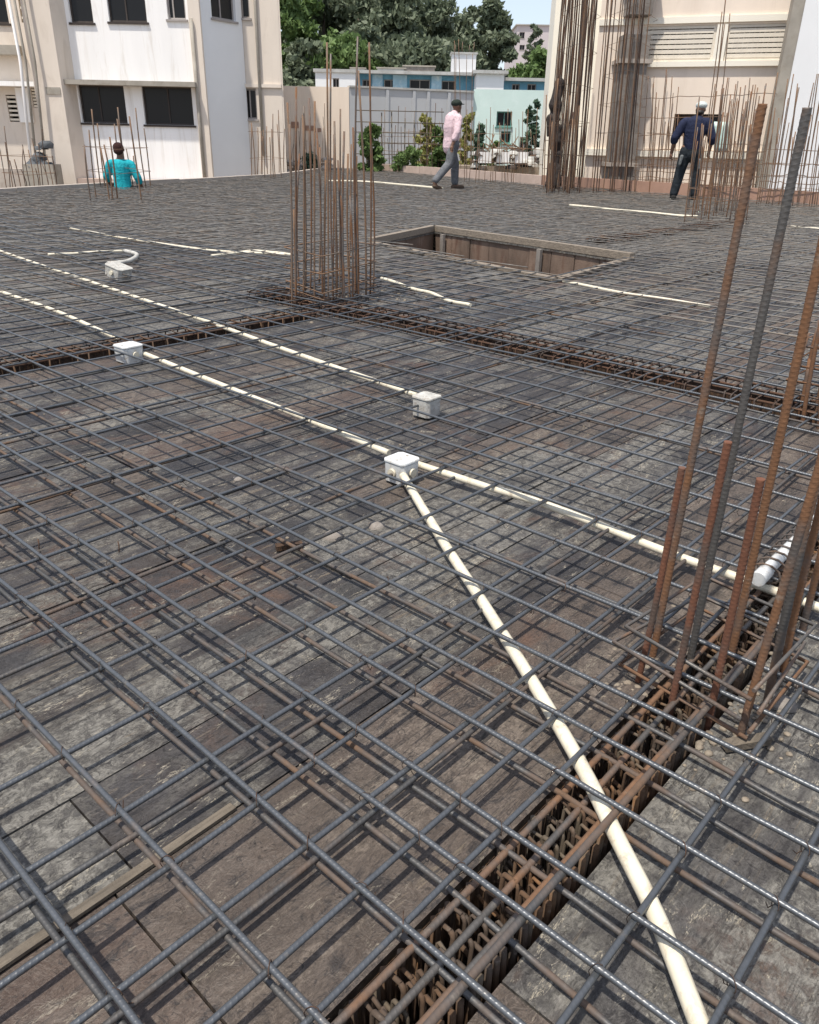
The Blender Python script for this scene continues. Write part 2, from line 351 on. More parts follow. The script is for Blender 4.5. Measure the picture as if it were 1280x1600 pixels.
def clipconv(poly, clip):                        # clip convex polygon by convex CCW polygon
    for i in range(len(clip)):
        a, b = clip[i-1], clip[i]; new = []
        for k in range(len(poly)):
            p, q = poly[k-1], poly[k]
            sp = (b[0]-a[0])*(p[1]-a[1])-(b[1]-a[1])*(p[0]-a[0]); sq = (b[0]-a[0])*(q[1]-a[1])-(b[1]-a[1])*(q[0]-a[0])
            if sp >= 0: new.append(p)
            if sp*sq < 0: t = sp/(sp-sq); new.append((p[0]+(q[0]-p[0])*t, p[1]+(q[1]-p[1])*t))
        poly = new
        if len(poly) < 3: return []
    return poly
def outside_parts(poly, hole):                   # pieces of convex poly outside a convex CCW hole
    parts = []; rest = poly
    for i in range(len(hole)):
        a, b = hole[i-1], hole[i]
        outp = []; inp = []
        for k in range(len(rest)):
            p, q = rest[k-1], rest[k]
            sp = (b[0]-a[0])*(p[1]-a[1])-(b[1]-a[1])*(p[0]-a[0]); sq = (b[0]-a[0])*(q[1]-a[1])-(b[1]-a[1])*(q[0]-a[0])
            (inp if sp >= 0 else outp).append(p)
            if sp*sq < 0:
                t = sp/(sp-sq); m = (p[0]+(q[0]-p[0])*t, p[1]+(q[1]-p[1])*t); inp.append(m); outp.append(m)
        if len(outp) >= 3: parts.append(outp)
        rest = inp
        if len(rest) < 3: break
    return parts
OPc = [tuple(p) for p in OPEN]
ar = sum(OPc[i-1][0]*OPc[i][1]-OPc[i][0]*OPc[i-1][1] for i in range(4))
if ar < 0: OPc = OPc[::-1]
panels = []
for (x0, x1, y0, y1) in cells():
    cx, cy = (x0+x1)/2, (y0+y1)/2
    if trough_hit(cx, cy) and not in_poly(OPEN, cx, cy): continue
    if not (in_poly(DECK, x0, y0) or in_poly(DECK, x1, y1) or in_poly(DECK, x1, y0)): continue
    poly = [(x0+.0015, y0+.0017), (x1-.0015, y0+.0017), (x1-.0015, y1-.0017), (x0+.0015, y1-.0017)]
    pcs = outside_parts(poly, OPc) if any(in_poly([(x0, y0), (x1, y0), (x1, y1), (x0, y1)], *p) for p in OPc) or any(in_poly(OPEN, *p) for p in poly) else [poly]
    for pc in pcs:
        dd = np.array([np.mean([p[0] for p in pc]), np.mean([p[1] for p in pc]), 0])
        panels.append((np.linalg.norm(dd) if dist(dd) > -0.3 else 1e3, pc))
panels.sort(key=lambda t: t[0])
def panel_mb(mb, pc, z):
    mb.prism(pc, z-0.018, z); return mb
for k, (d, pc) in enumerate(panels[:295]):
    z = rnd.uniform(-0.006, 0.0)
    cx, cy = np.mean([p[0] for p in pc]), np.mean([p[1] for p in pc]); u_ = rnd.random()
    mn = 'deck_brown' if (cy < 0.81 and (cy > 0.4 or u_ < .35)) else 'deck_grey' if (u_ < .20 or cy < .4) else 'deck_brown' if u_ < .30 else 'deck'
    if 0.8 < cy < 1.3 and cx < 1.3: mn = 'deck' if u_ < .55 else 'deck_grey'
    panel_mb(MB(), pc, z).build('formwork_panel', M[mn], deck)
mb = MB()
for d, pc in panels[295:]: panel_mb(mb, pc, rnd.uniform(-0.004, 0.0))
tag(mb.build('formwork_panel', M['deck_grey'], deck), kind='stuff')
# raised pale battens along panel joints
for (x0, x1, y, wd, hh) in ((-0.6, 0.50, 0.812, 0.015, 0.006), (3.7, 7.5, 2.75, 0.04, 0.008)):
    MB().box(((x0+x1)/2, y, hh/2+0.001), x1-x0, wd, hh).build('batten', M['timber'], deck)
# beam troughs: side and bottom boards
def trough(axis, lo, hi, a, b, depth, label):
    o = thing('beam_formwork', label, 'formwork', ((a, (lo+hi)/2, -depth) if axis == 0 else ((lo+hi)/2, a, -depth)))
    ln = b-a; n = max(1, int(ln/0.9))
    for sgn, c in ((-1, lo), (1, hi)):
        for i in range(n):
            u0, u1 = a+ln*i/n+.002, a+ln*(i+1)/n-.002; th = 0.018; off = rnd.uniform(0.0005, 0.003)
            q0, q1 = (c-th-off, c-off) if sgn < 0 else (c+off, c+th+off)
            poly = [(u0, q0), (u1, q0), (u1, q1), (u0, q1)]
            if axis == 1: poly = [(p[1], p[0]) for p in poly]
            MB().prism(poly, -depth, -0.021).build('side_board', M['trough'], o)
    poly = [(a, lo), (b, lo), (b, hi), (a, hi)]
    if axis == 1: poly = [(p[1], p[0]) for p in poly]
    MB().prism(poly, -depth-0.02, -depth-.001).build('bottom_board', M['trough'], o)
    return o
trough(*B1, 0.28, 'narrow brown timber beam trough running from bottom edge to the near column bars')
trough(*B2, 0.35, 'wide dark beam trough crossing the deck beyond the white junction boxes')
trough(*B3, 0.30, 'shallow brown beam trough at left leading to the central column bars')
trough(*B4, 0.30, 'distant beam trough beside the far right column cage')
trough(*B5, 0.35, 'beam trough running off the right side past the rightmost rusty bars')

# opening in the deck: timber rim and stained shutter walls
op = thing('stair_opening', 'open rectangular shaft in the deck with pale timber rim and stained walls', 'opening', (*np.mean(OPEN, axis=0), -0.9))
cen = np.mean(OPEN, axis=0)
for i in range(4):
    p, q = OPEN[i], OPEN[(i+1) % 4]
    dr = (q-p)/np.linalg.norm(q-p); nrm = np.array([-dr[1], dr[0]])
    if nrm @ (cen-p) > 0: nrm = -nrm
    ln = np.linalg.norm(q-p)
    MB().prism([p-dr*.04, q+dr*.04, q+dr*.04+nrm*.075, p-dr*.04+nrm*.075], 0.004, 0.07 if (dist(np.array([*((p+q)/2), 0])) > dist(np.array([*cen, 0]))) else 0.03).build('rim_board', M['timber_y'], op)
    nb = int(ln/0.32)
    for k in range(nb):
        u0, u1 = ln*k/nb+.004, ln*(k+1)/nb-.004; dep = rnd.uniform(0.01, 0.022)
        MB().prism([p+dr*u0+nrm*(dep+.05), p+dr*u1+nrm*(dep+.05), p+dr*u1+nrm*dep, p+dr*u0+nrm*dep], -1.0, 0.001 if rnd.random() < 0.9 else -0.10).build('shutter_board', M['pit'], op)
    for k in range(0, nb, 5):
        u0 = ln*(k+rnd.random())/nb
        MB().prism([p+dr*u0-nrm*.012, p+dr*(u0+.055)-nrm*.012, p+dr*(u0+.055)-nrm*.05, p+dr*u0-nrm*.05], -0.8, -0.01).build('prop', M['raw_conc'], op)

# ================================================================ REINFORCEMENT MESH
R12 = 0.0048
def bar_pts(axis, c, a, b, z, amp, seed):
    L = b-a; st = 0.16 if abs(c) < 5 else 0.35
    n = max(3, int(L/st)+1); t = np.linspace(a, b, n); r = np.random.default_rng(abs(int(seed)))
    wob = np.zeros(n); zz = np.zeros(n)
    for k in range(3):
        wl = r.uniform(0.8, 5.0); ph = r.uniform(0, 6.28)
        wob += np.sin(t*2*math.pi/wl+ph)*amp*r.uniform(0.3, 1)
        zz += np.sin(t*2*math.pi/(wl*0.6)+ph*2)*amp*0.35
    far = np.clip((np.hypot(t, c)-4)/8, 0, 1)
    wob += far*0.022*np.sin(t*2*math.pi/r.uniform(1.3, 2.6)+r.uniform(0, 6)); zz += far*0.014*np.sin(t*2*math.pi/r.uniform(0.8, 2)+r.uniform(0, 6))
    p = np.zeros((n, 3))
    if z < 0.045 and z > 0.02:                       # lower bars sag onto the boards right of the near trough
        yy = t if axis == 1 else np.full(n, c); zz = zz - (z-0.009)*np.clip((0.36-yy)/0.15, 0, 1)*(0.75 if axis == 0 else 1)
    p[:, axis] = t; p[:, 1-axis] = c+wob; p[:, 2] = z+zz
    return p
def layer(axis, cs, z, amp, seed0, r=R12):
    out = []
    for i, c in enumerate(cs):
        for (a, b) in inside_iv(DECK, axis, c):
            segs = [(a+0.05, b-0.04)]
            for (u, v) in inside_iv(OPEN, axis, c):
                segs = [s for (p, q) in segs for s in ((p, u-.07), (v+.07, q)) if s[1]-s[0] > .2]
            for sg in segs:
                pts = bar_pts(axis, c, sg[0]+rnd.uniform(0, .06), sg[1]-rnd.uniform(0, .06), z, amp, seed0+i)
                out.append(((np.hypot(c, max(0.0, sg[0])) if True else 0), pts, r, i))
    return out
AX = [0.199, 0.339, 0.490, 0.603, 0.697, 0.843, 0.962, 1.085, 1.215, 1.34, 1.514, 1.70, 1.85, 2.03, 2.21, 2.41, 2.62, 2.85, 3.00, 3.19]
ax0 = [-0.72, -0.58, -0.45, -0.32, -0.19, -0.06, 0.07]
c = 3.19
while c < 23.9: c += 0.17+rnd.uniform(-.02, .02); AX.append(c)
AX = ax0+AX
BY = [-1.4, -1.27, -1.14, -1.0, -0.87, -0.73, -0.6, -0.47, -0.34, -0.20, -0.03, 0.098, 0.224, 0.433, 0.508, 0.614, 0.729, 0.859, 1.029, 1.195, 1.385, 1.54, 1.69, 1.855, 2.02, 2.19, 2.40, 2.55, 2.77]
c = 2.77
while c < 25.8: c += 0.165+rnd.uniform(-.018, .018); BY.append(c)
AX = [x*1.0307 for x in AX]; BY = [y*1.0307 for y in BY]
def make_mesh(root, bars, mats, maxn=296):
    bars.sort(key=lambda t: t[0]); far = MB()
    for k, (d, pts, r, i) in enumerate(bars):
        near = k < 60
        if k < maxn:
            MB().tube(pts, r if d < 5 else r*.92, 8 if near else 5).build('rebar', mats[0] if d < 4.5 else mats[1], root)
        else: far.tube(pts, r*.88, 4)
    if far.v: tag(far.build('rebar', mats[1], root), kind='stuff')
tm = thing('top_rebar_mesh', 'blue-grey ribbed steel bars tied in a square grid, upper layer over the whole deck', 'rebar mesh', (0, 0, 0.02))
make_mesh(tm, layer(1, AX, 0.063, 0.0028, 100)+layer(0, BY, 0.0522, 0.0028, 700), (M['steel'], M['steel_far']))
bmr = thing('bottom_rebar_mesh', 'rustier grey-brown steel bars lying low on the formwork under the upper grid', 'rebar mesh', (0, 0, 0.0))
AX2 = [x-0.004+rnd.uniform(-.012, .012) if x < 1.2 else x+rnd.choice((.06, .08, .02)) for k, x in enumerate(AX) if x < 1.15 or k % 3 == 1]
BY2 = [-1.1, -0.85, -0.6, -0.38, 0.62, 0.845, 1.37, 1.52]+[y-.02+rnd.uniform(-.01, .05) for k, y in enumerate(BY) if y > 1.6 and k % 3 == 0]
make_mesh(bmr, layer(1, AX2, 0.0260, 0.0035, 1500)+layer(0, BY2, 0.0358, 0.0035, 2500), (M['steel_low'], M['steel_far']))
# tie wires knotted round the nearer crossings
mb = MB(); r_ = random.Random(5)
for x in AX:
    for y in BY:
        if -0.1 < x < 4.2 and -0.2 < y < 4.2 and r_.random() < 0.8:
            a = r_.choice((0.785, -0.785))+r_.uniform(-.2, .2); ca, sa = math.cos(a), math.sin(a); q = []
            for k in range(9):
                th = 2*math.pi*k/8; q.append((x+ca*0.0095*math.cos(th), y+sa*0.0095*math.cos(th), 0.0575+0.0125*math.sin(th)))
            mb.tube(q, 0.0008, 3, caps=False)
            q2 = [(x+ca*.005, y+sa*.005, 0.048), (x+ca*.012, y+sa*.012, 0.042-r_.uniform(0, .01)), (x+ca*.02, y+sa*.02, 0.040+r_.uniform(-.01, .02))]
            mb.tube(q2, 0.0008, 3, caps=False)
tag(mb.build('tie_wire', M['rust_dark'], tm), kind='stuff')

# ---- beam cages: long bars and stirrups
def stirrup_mesh(wd, z0, z1, r, rr, closed=True):
    m = MB()
    q = [(0, -wd/2, z1), (0, -wd/2, z0), (0, wd/2, z0), (0, wd/2, z1)]
    if closed: q.append((0, -wd/2+.01, z1))
    pts = []
    for i in range(len(q)-1):
        p0, p1 = np.array(q[i]), np.array(q[i+1])
        for t in (0.03, 0.35, 0.65, 0.97): pts.append(p0+(p1-p0)*t+np.array([rr.uniform(-.004, .004), rr.uniform(-.002, .002), 0]))
    m.tube(pts, r, 5)
    if not closed:
        for ka, kb in ((-.40, -.12), (-.10, .18), (.14, .42)):      # hooked hairpins between the long bars
            w = rr.uniform(-.05, .05); zt_ = z1+rr.uniform(-.045, .012); x0 = rr.uniform(-.008, .008); tl = rr.uniform(-.02, .02)
            ya, yb = wd*(ka+w), wd*(kb+w)
            m.tube([(x0-tl, ya+rr.uniform(-.006, .006), z0), (x0, ya, zt_-.006), (x0, ya+.002, zt_-.001), (x0+.001, ya+.006, zt_)], r*rr.uniform(.5, .8), 5)
            m.tube([(x0+tl, yb+rr.uniform(-.006, .006), z0), (x0+.002, yb, zt_-.006), (x0+.002, yb-.002, zt_-.001), (x0+.001, ya+.006, zt_+rr.uniform(-.01, .003))], r*rr.uniform(.5, .8), 5)
    return m
def cage(axis, lo, hi, a, b, spacing, zb, zt, rbar, mats, label, nlong, rs=0.004, r_seed=1, closed=True):
    rr = random.Random(r_seed); mid = (lo+hi)/2; wd = (hi-lo)-0.03
    o = thing('beam_cage', label, 'beam cage', ((a, mid, zb) if axis == 0 else (mid, a, zb)))
    for k in range(nlong):
        cc = mid-wd/2+rbar+rs+(wd-2*rbar-2*rs)*k/(nlong-1)
        for zz in (zt-rbar-rs, zb+rbar+rs+.01):
            pts = bar_pts(axis, cc, a+.02, b-.02, zz, 0.003, 31*k+int(zz*100)+r_seed)
            MB().tube(pts, rbar, 7).build('rebar', mats[0], o)
    n = int((b-a)/spacing); mes = []; nv = 5 if closed else 16
    for i in range(min(n, 299)):
        u = a+spacing*(i+.5)+rr.uniform(-.3, .3)*spacing
        if len(mes) < nv:
            ob = stirrup_mesh(wd, zb, zt if closed else zt-.012-rr.uniform(0, .012), rs, rr, closed).build('stirrup', mats[1+len(mes) % (len(mats)-1)]); mes.append(ob.data)
        else:
            ob = bpy.data.objects.new('stirrup', rr.choice(mes)); COL.objects.link(ob)
        ob.parent = o
        wl = world_loc(o); w0 = np.array([u, mid, 0]) if axis == 0 else np.array([mid, u, 0])
        ob.location = tuple(w0-wl); ob.rotation_euler = (0, rr.uniform(-.09, .09), (0 if axis == 0 else math.pi/2)+rr.uniform(-.05, .05))
    return o
cage(*B1, 0.019, -0.255, 0.034, 0.0056, (M['rust_grey'], M['trough_rod'], M['rust_pale'], M['trough_rod']), 'rusty beam cage of closely spaced stirrups in the near narrow trough', 3, rs=0.0056, r_seed=3, closed=False)
cage(*B2, 0.07, -0.31, 0.040, 0.006, (M['rust_dark'], M['rust_dark']), 'dark rusty beam cage in the wide trough beyond the junction boxes', 4, r_seed=4)
cage(*B3, 0.085, -0.27, 0.040, 0.006, (M['rust_dark'], M['trough_rod']), 'rusty beam cage in the left trough by the farther junction box', 3, r_seed=5)
cage(*B4, 0.09, -0.27, 0.040, 0.008, (M['rust_dark'], M['rust_dark']), 'dark beam cage far off next to the right column cage', 3, r_seed=6)
cage(*B5, 0.06, -0.31, 0.040, 0.008, (M['rust_grey'], M['rust_dark']), 'dark beam cage leading away behind the rightmost bars', 3, r_seed=7)
# extra heavy bar on the near beam lip
for yy, zz in ((0.340, 0.0515), ):
    MB().tube(bar_pts(0, yy, -1.4, 2.6, zz, 0.003, 77), 0.0060, 8).build('rebar', M['steel_low'], tm)

# ================================================================ COLUMN STARTER BARS
def vbar(root, base, top, r, mat, n=7, ribbed=False, bend=0.0, name='rebar'):
    base = np.asarray(base, float); top = np.asarray(top, float); L = np.linalg.norm(top-base)
    m = int(L/0.0022) if ribbed else max(6, int(L/0.25))
    t = np.linspace(0, 1, m)[:, None]; p = base+(top-base)*t
    sd = np.array([rnd.uniform(-1, 1), rnd.uniform(-1, 1), 0])*bend
    p = p+sd*np.sin(t*math.pi)
    return MB().tube(p, r, 12 if ribbed else n, ribs=0.0007 if ribbed else 0, pitch=0.0092).build(name, mat, root)
c1 = thing('column_starter_bars', 'thick ribbed rusty column bars standing in the foreground at right', 'column bars', (1.36, 0.4, -0.25), 'starter bars of the columns')
C1 = [((993, 1062), (1066, 730), 'rust_red', .0060), ((1020, 1025), (1192, 162), 'rust', .0072), ((1048, 1110), (1138, 690), 'rust_red', .0064), ((1077, 1045), (1262, 168), 'rust_grey', .0070),
      ((1106, 1130), (1189, 748), 'rust_red', .0067), ((1141, 1028), (1340, 130), 'rust', .0078), ((1158, 1152), (1290, 700), 'rust', .0070), ((1203, 1094), (1400, 250), 'rust_grey', .0078),
      ((1230, 1049), (1288, 770), 'rust', .0072), ((1250, 987), (1430, 190), 'rust', .0074)]
for bp, tp, mn, r in C1:
    b0 = g(*bp); t0 = P(tp[0], tp[1], dist(b0)); dn = (t0-b0)/(t0[2]-b0[2])
    vbar(c1, b0-dn*0.22, t0, r, M[mn], ribbed=True, bend=0.008)
for zt, jit in ((0.03, .01), (0.075, .02), (0.115, .0)):
    q = [(1.21, .27), (1.52, .26), (1.54, .50), (1.24, .53), (1.21, .27)]
    MB().tube([(x+rnd.uniform(-jit, jit), y+rnd.uniform(-jit, jit), zt+rnd.uniform(-.01, .01)) for x, y in q], 0.0042, 6).build('tie', M['rust_grey'], c1)

def column_cage(label, bars, base_z=0.0, mats=('rust_far',), r=0.008, ties=(), tiepoly=None, pen=0.15, bend=0.02, grp='starter bars of the columns', tmat='rust_far', tr=0.004):
    bs = [np.asarray(b[0]) for b in bars]; c0 = np.mean(bs, axis=0)
    o = thing('column_starter_bars', label, 'column bars', (c0[0], c0[1], base_z-pen), grp)
    for k, (b0, t0) in enumerate(bars):
        dn = (np.asarray(t0)-b0)/(t0[2]-b0[2])
        vbar(o, b0-dn*pen, t0, r*rnd.uniform(.88, 1.1), M[mats[k % len(mats)]], bend=bend)
    for z in ties:
        q = [(*p, z+rnd.uniform(-.012, .012)) for p in (tiepoly+[tiepoly[0]])]
        MB().tube(q, tr, 5, caps=False).build('tie', M[tmat], o)
    return o
# central column
cen_b = [(452, 468, 449, 160), (463, 478, 463, 136), (474, 476, 475, 165), (484, 462, 483, 153), (492, 480, 492, 158), (503, 466, 495, 200), (513, 482, 511, 66), (522, 478, 517, 84),
         (531, 466, 532, 170), (541, 480, 538, 205), (549, 470, 544, 240), (560, 472, 559, 57), (571, 466, 560, 110), (578, 462, 577, 66), (458, 455, 455, 260), (470, 450, 468, 240), (498, 448, 500, 230), (520, 446, 522, 210), (545, 448, 549, 225), (582, 452, 578, 190), (507, 478, 509, 250), (535, 474, 528, 250)]
_r = random.Random(77)
cen_b += [(_r.uniform(452, 584), _r.uniform(449, 482), 0, _r.uniform(165, 330)) for _ in range(12)]
cen_b = [(a, b, c_ or a-3, d_) for a, b, c_, d_ in cen_b]
bars = []
for bx, by, tx, ty in cen_b:
    b0 = g(bx, by); bars.append((b0, P(tx, ty, dist(b0))))
tp = [tuple(g(*p)[:2]) for p in ((448, 468), (505, 487), (588, 462), (525, 445))]
column_cage('slender rusty bars of the central column rising from the beam crossing', bars, mats=('rust_far', 'rust', 'rust_far', 'rust'), r=0.0062, ties=(0.03, 0.075, 0.12, .22, .34), tiepoly=tp)
# right-hand column at the beam crossing
bars = []
for bx, by, tx, ty in ((1238, 655, 1262, 520), (1256, 662, 1290, 470), (1268, 648, 1300, 430), (1284, 668, 1320, 440), (1262, 640, 1282, 500), (1290, 640, 1320, 400), (1248, 640, 1266, 560), (1300, 655, 1330, 430)):
    b0 = g(bx, by); bars.append((b0, P(tx, ty, dist(b0))))
column_cage('orange rusty bars of a column at the right edge beyond the foreground column', bars, mats=('rust',), r=0.009, ties=(.03, .09, .15, .22, .3), tiepoly=[(3.25, .5), (3.62, .5), (3.62, .9), (3.25, .9)], tmat='rust')
def random_cage(label, x0, x1, by0, by1, ty0, ty1, n, mats, r, tie_n=0, lean=0, seed=0, bend=0.03, tz=(0.1, 1.0)):
    rr = random.Random(seed); bars = []
    for k in range(n):
        bx = x0+(x1-x0)*(k+rr.uniform(.2, .8))/n; by = rr.choice((by0, by1, (by0+by1)/2, by0, by1))+rr.uniform(-1.5, 1.5)
        ty = rr.uniform(ty0, ty1); b0 = g(bx, by); bars.append((b0, P(bx+lean*(by-ty)/100+rr.uniform(-4, 4), ty, dist(b0))))
    pa, pb, pc_, pd = g(x0, (by0+by1)/2), g((x0+x1)/2, by1), g(x1, (by0+by1)/2), g((x0+x1)/2, by0)
    tpz = [tuple(p[:2]) for p in (pa, pb, pc_, pd)]
    return column_cage(label, bars, mats=mats, r=r, ties=[tz[0]+(tz[1]-tz[0])*k/max(1, tie_n-1) for k in range(tie_n)], tiepoly=tpz, bend=bend)
random_cage('thin brown column bars at left in front of the worker in teal', 140, 240, 296, 316, 158, 245, 15, ('rust_far',), 0.012, 3, -12, 11, tz=(.05, .8))
random_cage('crooked thin bars standing by the far left corner', 8, 92, 292, 300, 185, 265, 16, ('rust_far', 'rust_dark'), 0.009, 2, -14, 12, 0.06, tz=(.3, .6))
random_cage('pale brown bars against the beige wall left of centre', 392, 446, 272, 280, 165, 215, 13, ('rust_far',), 0.013, 2, -4, 13, tz=(.5, 1.2))
random_cage('tall leaning bars of the far right column cage', 1068, 1168, 336, 352, 120, 235, 30, ('rust_far', 'rust'), 0.0085, 4, 13, 14, tz=(.05, .45))
random_cage('very tall dense bundle of dark column bars behind the walking worker', 852, 910, 294, 305, -80, -5, 46, ('rust_dark', 'rust_far', 'rust_dark'), 0.013, 6, 8, 15, 0.05, tz=(.1, 3.6))
random_cage('short dark bars around the foot of the tall bundle', 846, 900, 294, 306, 80, 200, 18, ('rust_dark', 'rust_far'), 0.012, 5, 5, 25, 0.05, tz=(.2, 1.4))
random_cage('tall column bars around the unfinished grey concrete column', 922, 992, 292, 304, -90, -10, 46, ('rust_dark', 'rust_far'), 0.012, 7, 9, 16, 0.05, tz=(.1, 3.7))
random_cage('sparse thin bars right of the worker in blue before the white wall', 1180, 1280, 318, 326, 110, 215, 30, ('rust_far',), 0.0095, 4, 15, 17, 0.04, tz=(.3, 1.0))
random_cage('upright bars left of the worker in blue along the deck edge', 998, 1066, 300, 304, 95, 215, 24, ('rust_far', 'rust'), 0.010, 4, 8, 18, 0.04, tz=(.3, 1.3))
random_cage('cluster of leaning bars right of the worker in blue', 1108, 1180, 306, 314, 115, 200, 26, ('rust_far', 'rust'), 0.011, 6, 12, 19, 0.04, tz=(.3, 1.1))
random_cage('pair of tall thin bars rising past the louvred windows', 1085, 1112, 308, 312, -20, 40, 4, ('rust_far',), 0.010, 0, 12, 20, 0.04)
random_cage('thin bars left of the walking worker along the far edge', 592, 700, 262, 270, 160, 235, 34, ('rust_far', 'rust_dark'), 0.010, 0, 0, 21, 0.04)
random_cage('thin bars right of the walking worker along the far edge', 722, 842, 278, 288, 165, 240, 26, ('rust_far',), 0.009, 0, 2, 22, 0.04)
random_cage('two slim tall bars behind the walking worker', 704, 740, 270, 276, 60, 100, 5, ('rust_far',), 0.010, 0, 0, 23, 0.04)
random_cage('bars standing left of the central column along the far corner', 448, 512, 262, 270, 160, 235, 20, ('rust_far',), 0.010, 0, -2, 24, 0.04)
# horizontal wall bars tied along the far edge
def wall_bars(label, x0, x1, yb0, yb1, zs, seed):
    rr = random.Random(seed); a = g(x0, yb0); b = g(x1, yb1)
    o = thing('wall_reinforcement', label, 'wall bars', (a[0], a[1], 0.0), 'horizontal wall bars along the far edge')
    for z in zs:
        t = np.linspace(0, 1, 14)[:, None]; p = a+(b-a)*t
        if rr.random() < .4: p = p[:rr.randint(8, 13)]
        p = p.copy(); p[:, 2] = z+np.array([rr.uniform(-.02, .02) for _ in p]); MB().tube(p, 0.007, 5).build('rebar', M['rust_far'], o)
wall_bars('thin horizontal bars between the centre bars and the walking worker', 590, 712, 266, 273, (.25, .45, .7, .95, 1.2, 1.35), 1)
wall_bars('thin horizontal bars from the walking worker to the tall bundle', 722, 846, 274, 288, (.5, .9, 1.3), 2)
wall_bars('thin horizontal bars across the pinkish wall by the worker in blue', 985, 1180, 302, 318, (.3, .38, .5, .62, .75, .95, 1.25, 1.6, 2.0), 3)
wall_bars('thin horizontal bars before the white wall at the far right', 1180, 1290, 318, 326, (.3, .42, .55, .75), 4)

# edge boards of the deck
def edge(label, name, mat, pts, z0, z1, th):
    o = thing(name, label, 'edge board', (*pts[0], z0))
    for i in range(len(pts)-1):
        p, q = np.asarray(pts[i]), np.asarray(pts[i+1]); L = np.linalg.norm(q-p); dr = (q-p)/L; nr = np.array([dr[1], -dr[0]])
        if nr @ (np.array([8, 8])-p) > 0: nr = -nr
        k = max(1, int(L/2.4))
        for j in range(k):
            a, b = p+dr*(L*j/k+.004), p+dr*(L*(j+1)/k-.004); o_ = rnd.uniform(0, .012)
            MB().prism([a+nr*o_, b+nr*o_, b+nr*(th+o_), a+nr*(th+o_)], z0, z1+rnd.uniform(-.012, .012)).build('board', mat, o)
    return o
edge('long pale dusty curb closing the left side of the deck', 'edge_curb', M['curb'], [Lm, L1, L2, L3], -0.30, 0.115, 0.16)
Lq = g(735, 281)[:2]
edge('pale pinkish low upstand behind the walking worker', 'edge_upstand', M['pinkish'], [L3, Lq, L4], -0.35, 0.27, 0.12)
edge('reddish brown edge shutter board along the right far side', 'edge_shutter', M['terracotta'], [L4, L5, Rm], -0.35, 0.29, 0.10)

# ================================================================ CONDUITS AND BOXES
def smooth(pts, n=10):
    pts = [np.asarray(p, float) for p in pts]; pts = [2*pts[0]-pts[1]]+pts+[2*pts[-1]-pts[-2]]; out = []
    for i in range(1, len(pts)-2):
        for k in range(n):
            t = k/n; p0, p1, p2, p3 = pts[i-1:i+3]
            out.append(0.5*((2*p1)+(-p0+p2)*t+(2*p0-5*p1+4*p2-p3)*t*t+(-p0+3*p1-3*p2+p3)*t**3))
    out.append(pts[-2]); return np.array(out)
def conduit(label, px, z=0.062, r=0.0125, mat='pvc', zz=None, name='conduit', wob=0.0):
    pts = [g(x, y, z if zz is None else zz[i])+np.array([0, 0, 0]) for i, (x, y) in enumerate(px)]
    p = smooth(pts)
    if wob:
        rr = np.random.default_rng(int(px[0][0])); q_ = np.linspace(0, 1, len(p)); p[:, 2] += wob*.5*np.sin(q_*rr.uniform(9, 15)+1); p[:, 0] += wob*np.sin(q_*rr.uniform(5, 9))
    o = MB().tube(p, r, 12).build(name, M[mat]); tag(o, label, 'conduit', 'cream conduits threaded through the mesh'); return o
cv = []
conduit('long cream conduit from the left edge to the farther of the two middle boxes', [(-60, 367), (0, 392), (120, 433), (300, 494), (450, 548), (652, 618)], 0.037, 0.0112)
conduit('cream conduit from the left edge to the white box by the left trough', [(-60, 430), (0, 455), (90, 487), (186, 530)], 0.036, 0.0112)
conduit('cream conduit linking the left white box with the nearest box', [(214, 548), (360, 607), (480, 655), (608, 708)], 0.036, 0.0112)
conduit('cream conduit from the nearest box past the foreground column bars', [(648, 724), (750, 757), (860, 791), (1040, 862), (1160, 905), (1300, 957)], 0.036, 0.0112)
conduit('thick cream conduit running from the nearest box to the bottom edge', [(627, 738), (655, 785), (700, 858), (760, 950), (830, 1062), (905, 1190), (965, 1310), (1025, 1430), (1085, 1580), (1110, 1650)], 0.05, 0.0128, zz=[.037]*10)
conduit('thin pale conduit far left running toward the central column', [(110, 357), (190, 371), (280, 385), (360, 393), (452, 398)], 0.045, 0.011, wob=.006)
conduit('short pale conduit beside the bent white box at left', [(75, 398), (130, 395), (205, 391)], 0.05, 0.011, wob=.004)
conduit('yellowish frayed conduit right of the central column', [(596, 436), (650, 452), (690, 464), (735, 478)], 0.055, 0.012, wob=.012)
conduit('pale conduit from the shaft opening toward the tall foreground bars', [(880, 440), (960, 455), (1040, 468), (1110, 478)], 0.048, 0.011, wob=.006)
conduit('white pipe lying far off behind the central column', [(512, 283), (580, 284), (640, 290), (692, 294)], 0.07, 0.024, wob=.012)
conduit('white pipe lying far off beside the worker in blue', [(890, 321), (960, 327), (1030, 334), (1090, 338)], 0.065, 0.018, wob=.012)
conduit('short white pipe off at far right near the brown edge board', [(1235, 354), (1290, 358)], 0.05, 0.011, wob=.01)
conduit('bent white pipe end behind the left broken box', [(168, 412), (200, 408), (214, 398), (196, 392)], 0.08, 0.017, 'pvc_dirty')
conduit('pale bent conduit between the left pipes and central column', [(330, 400), (400, 392), (455, 398)], 0.05, 0.011, wob=.004)
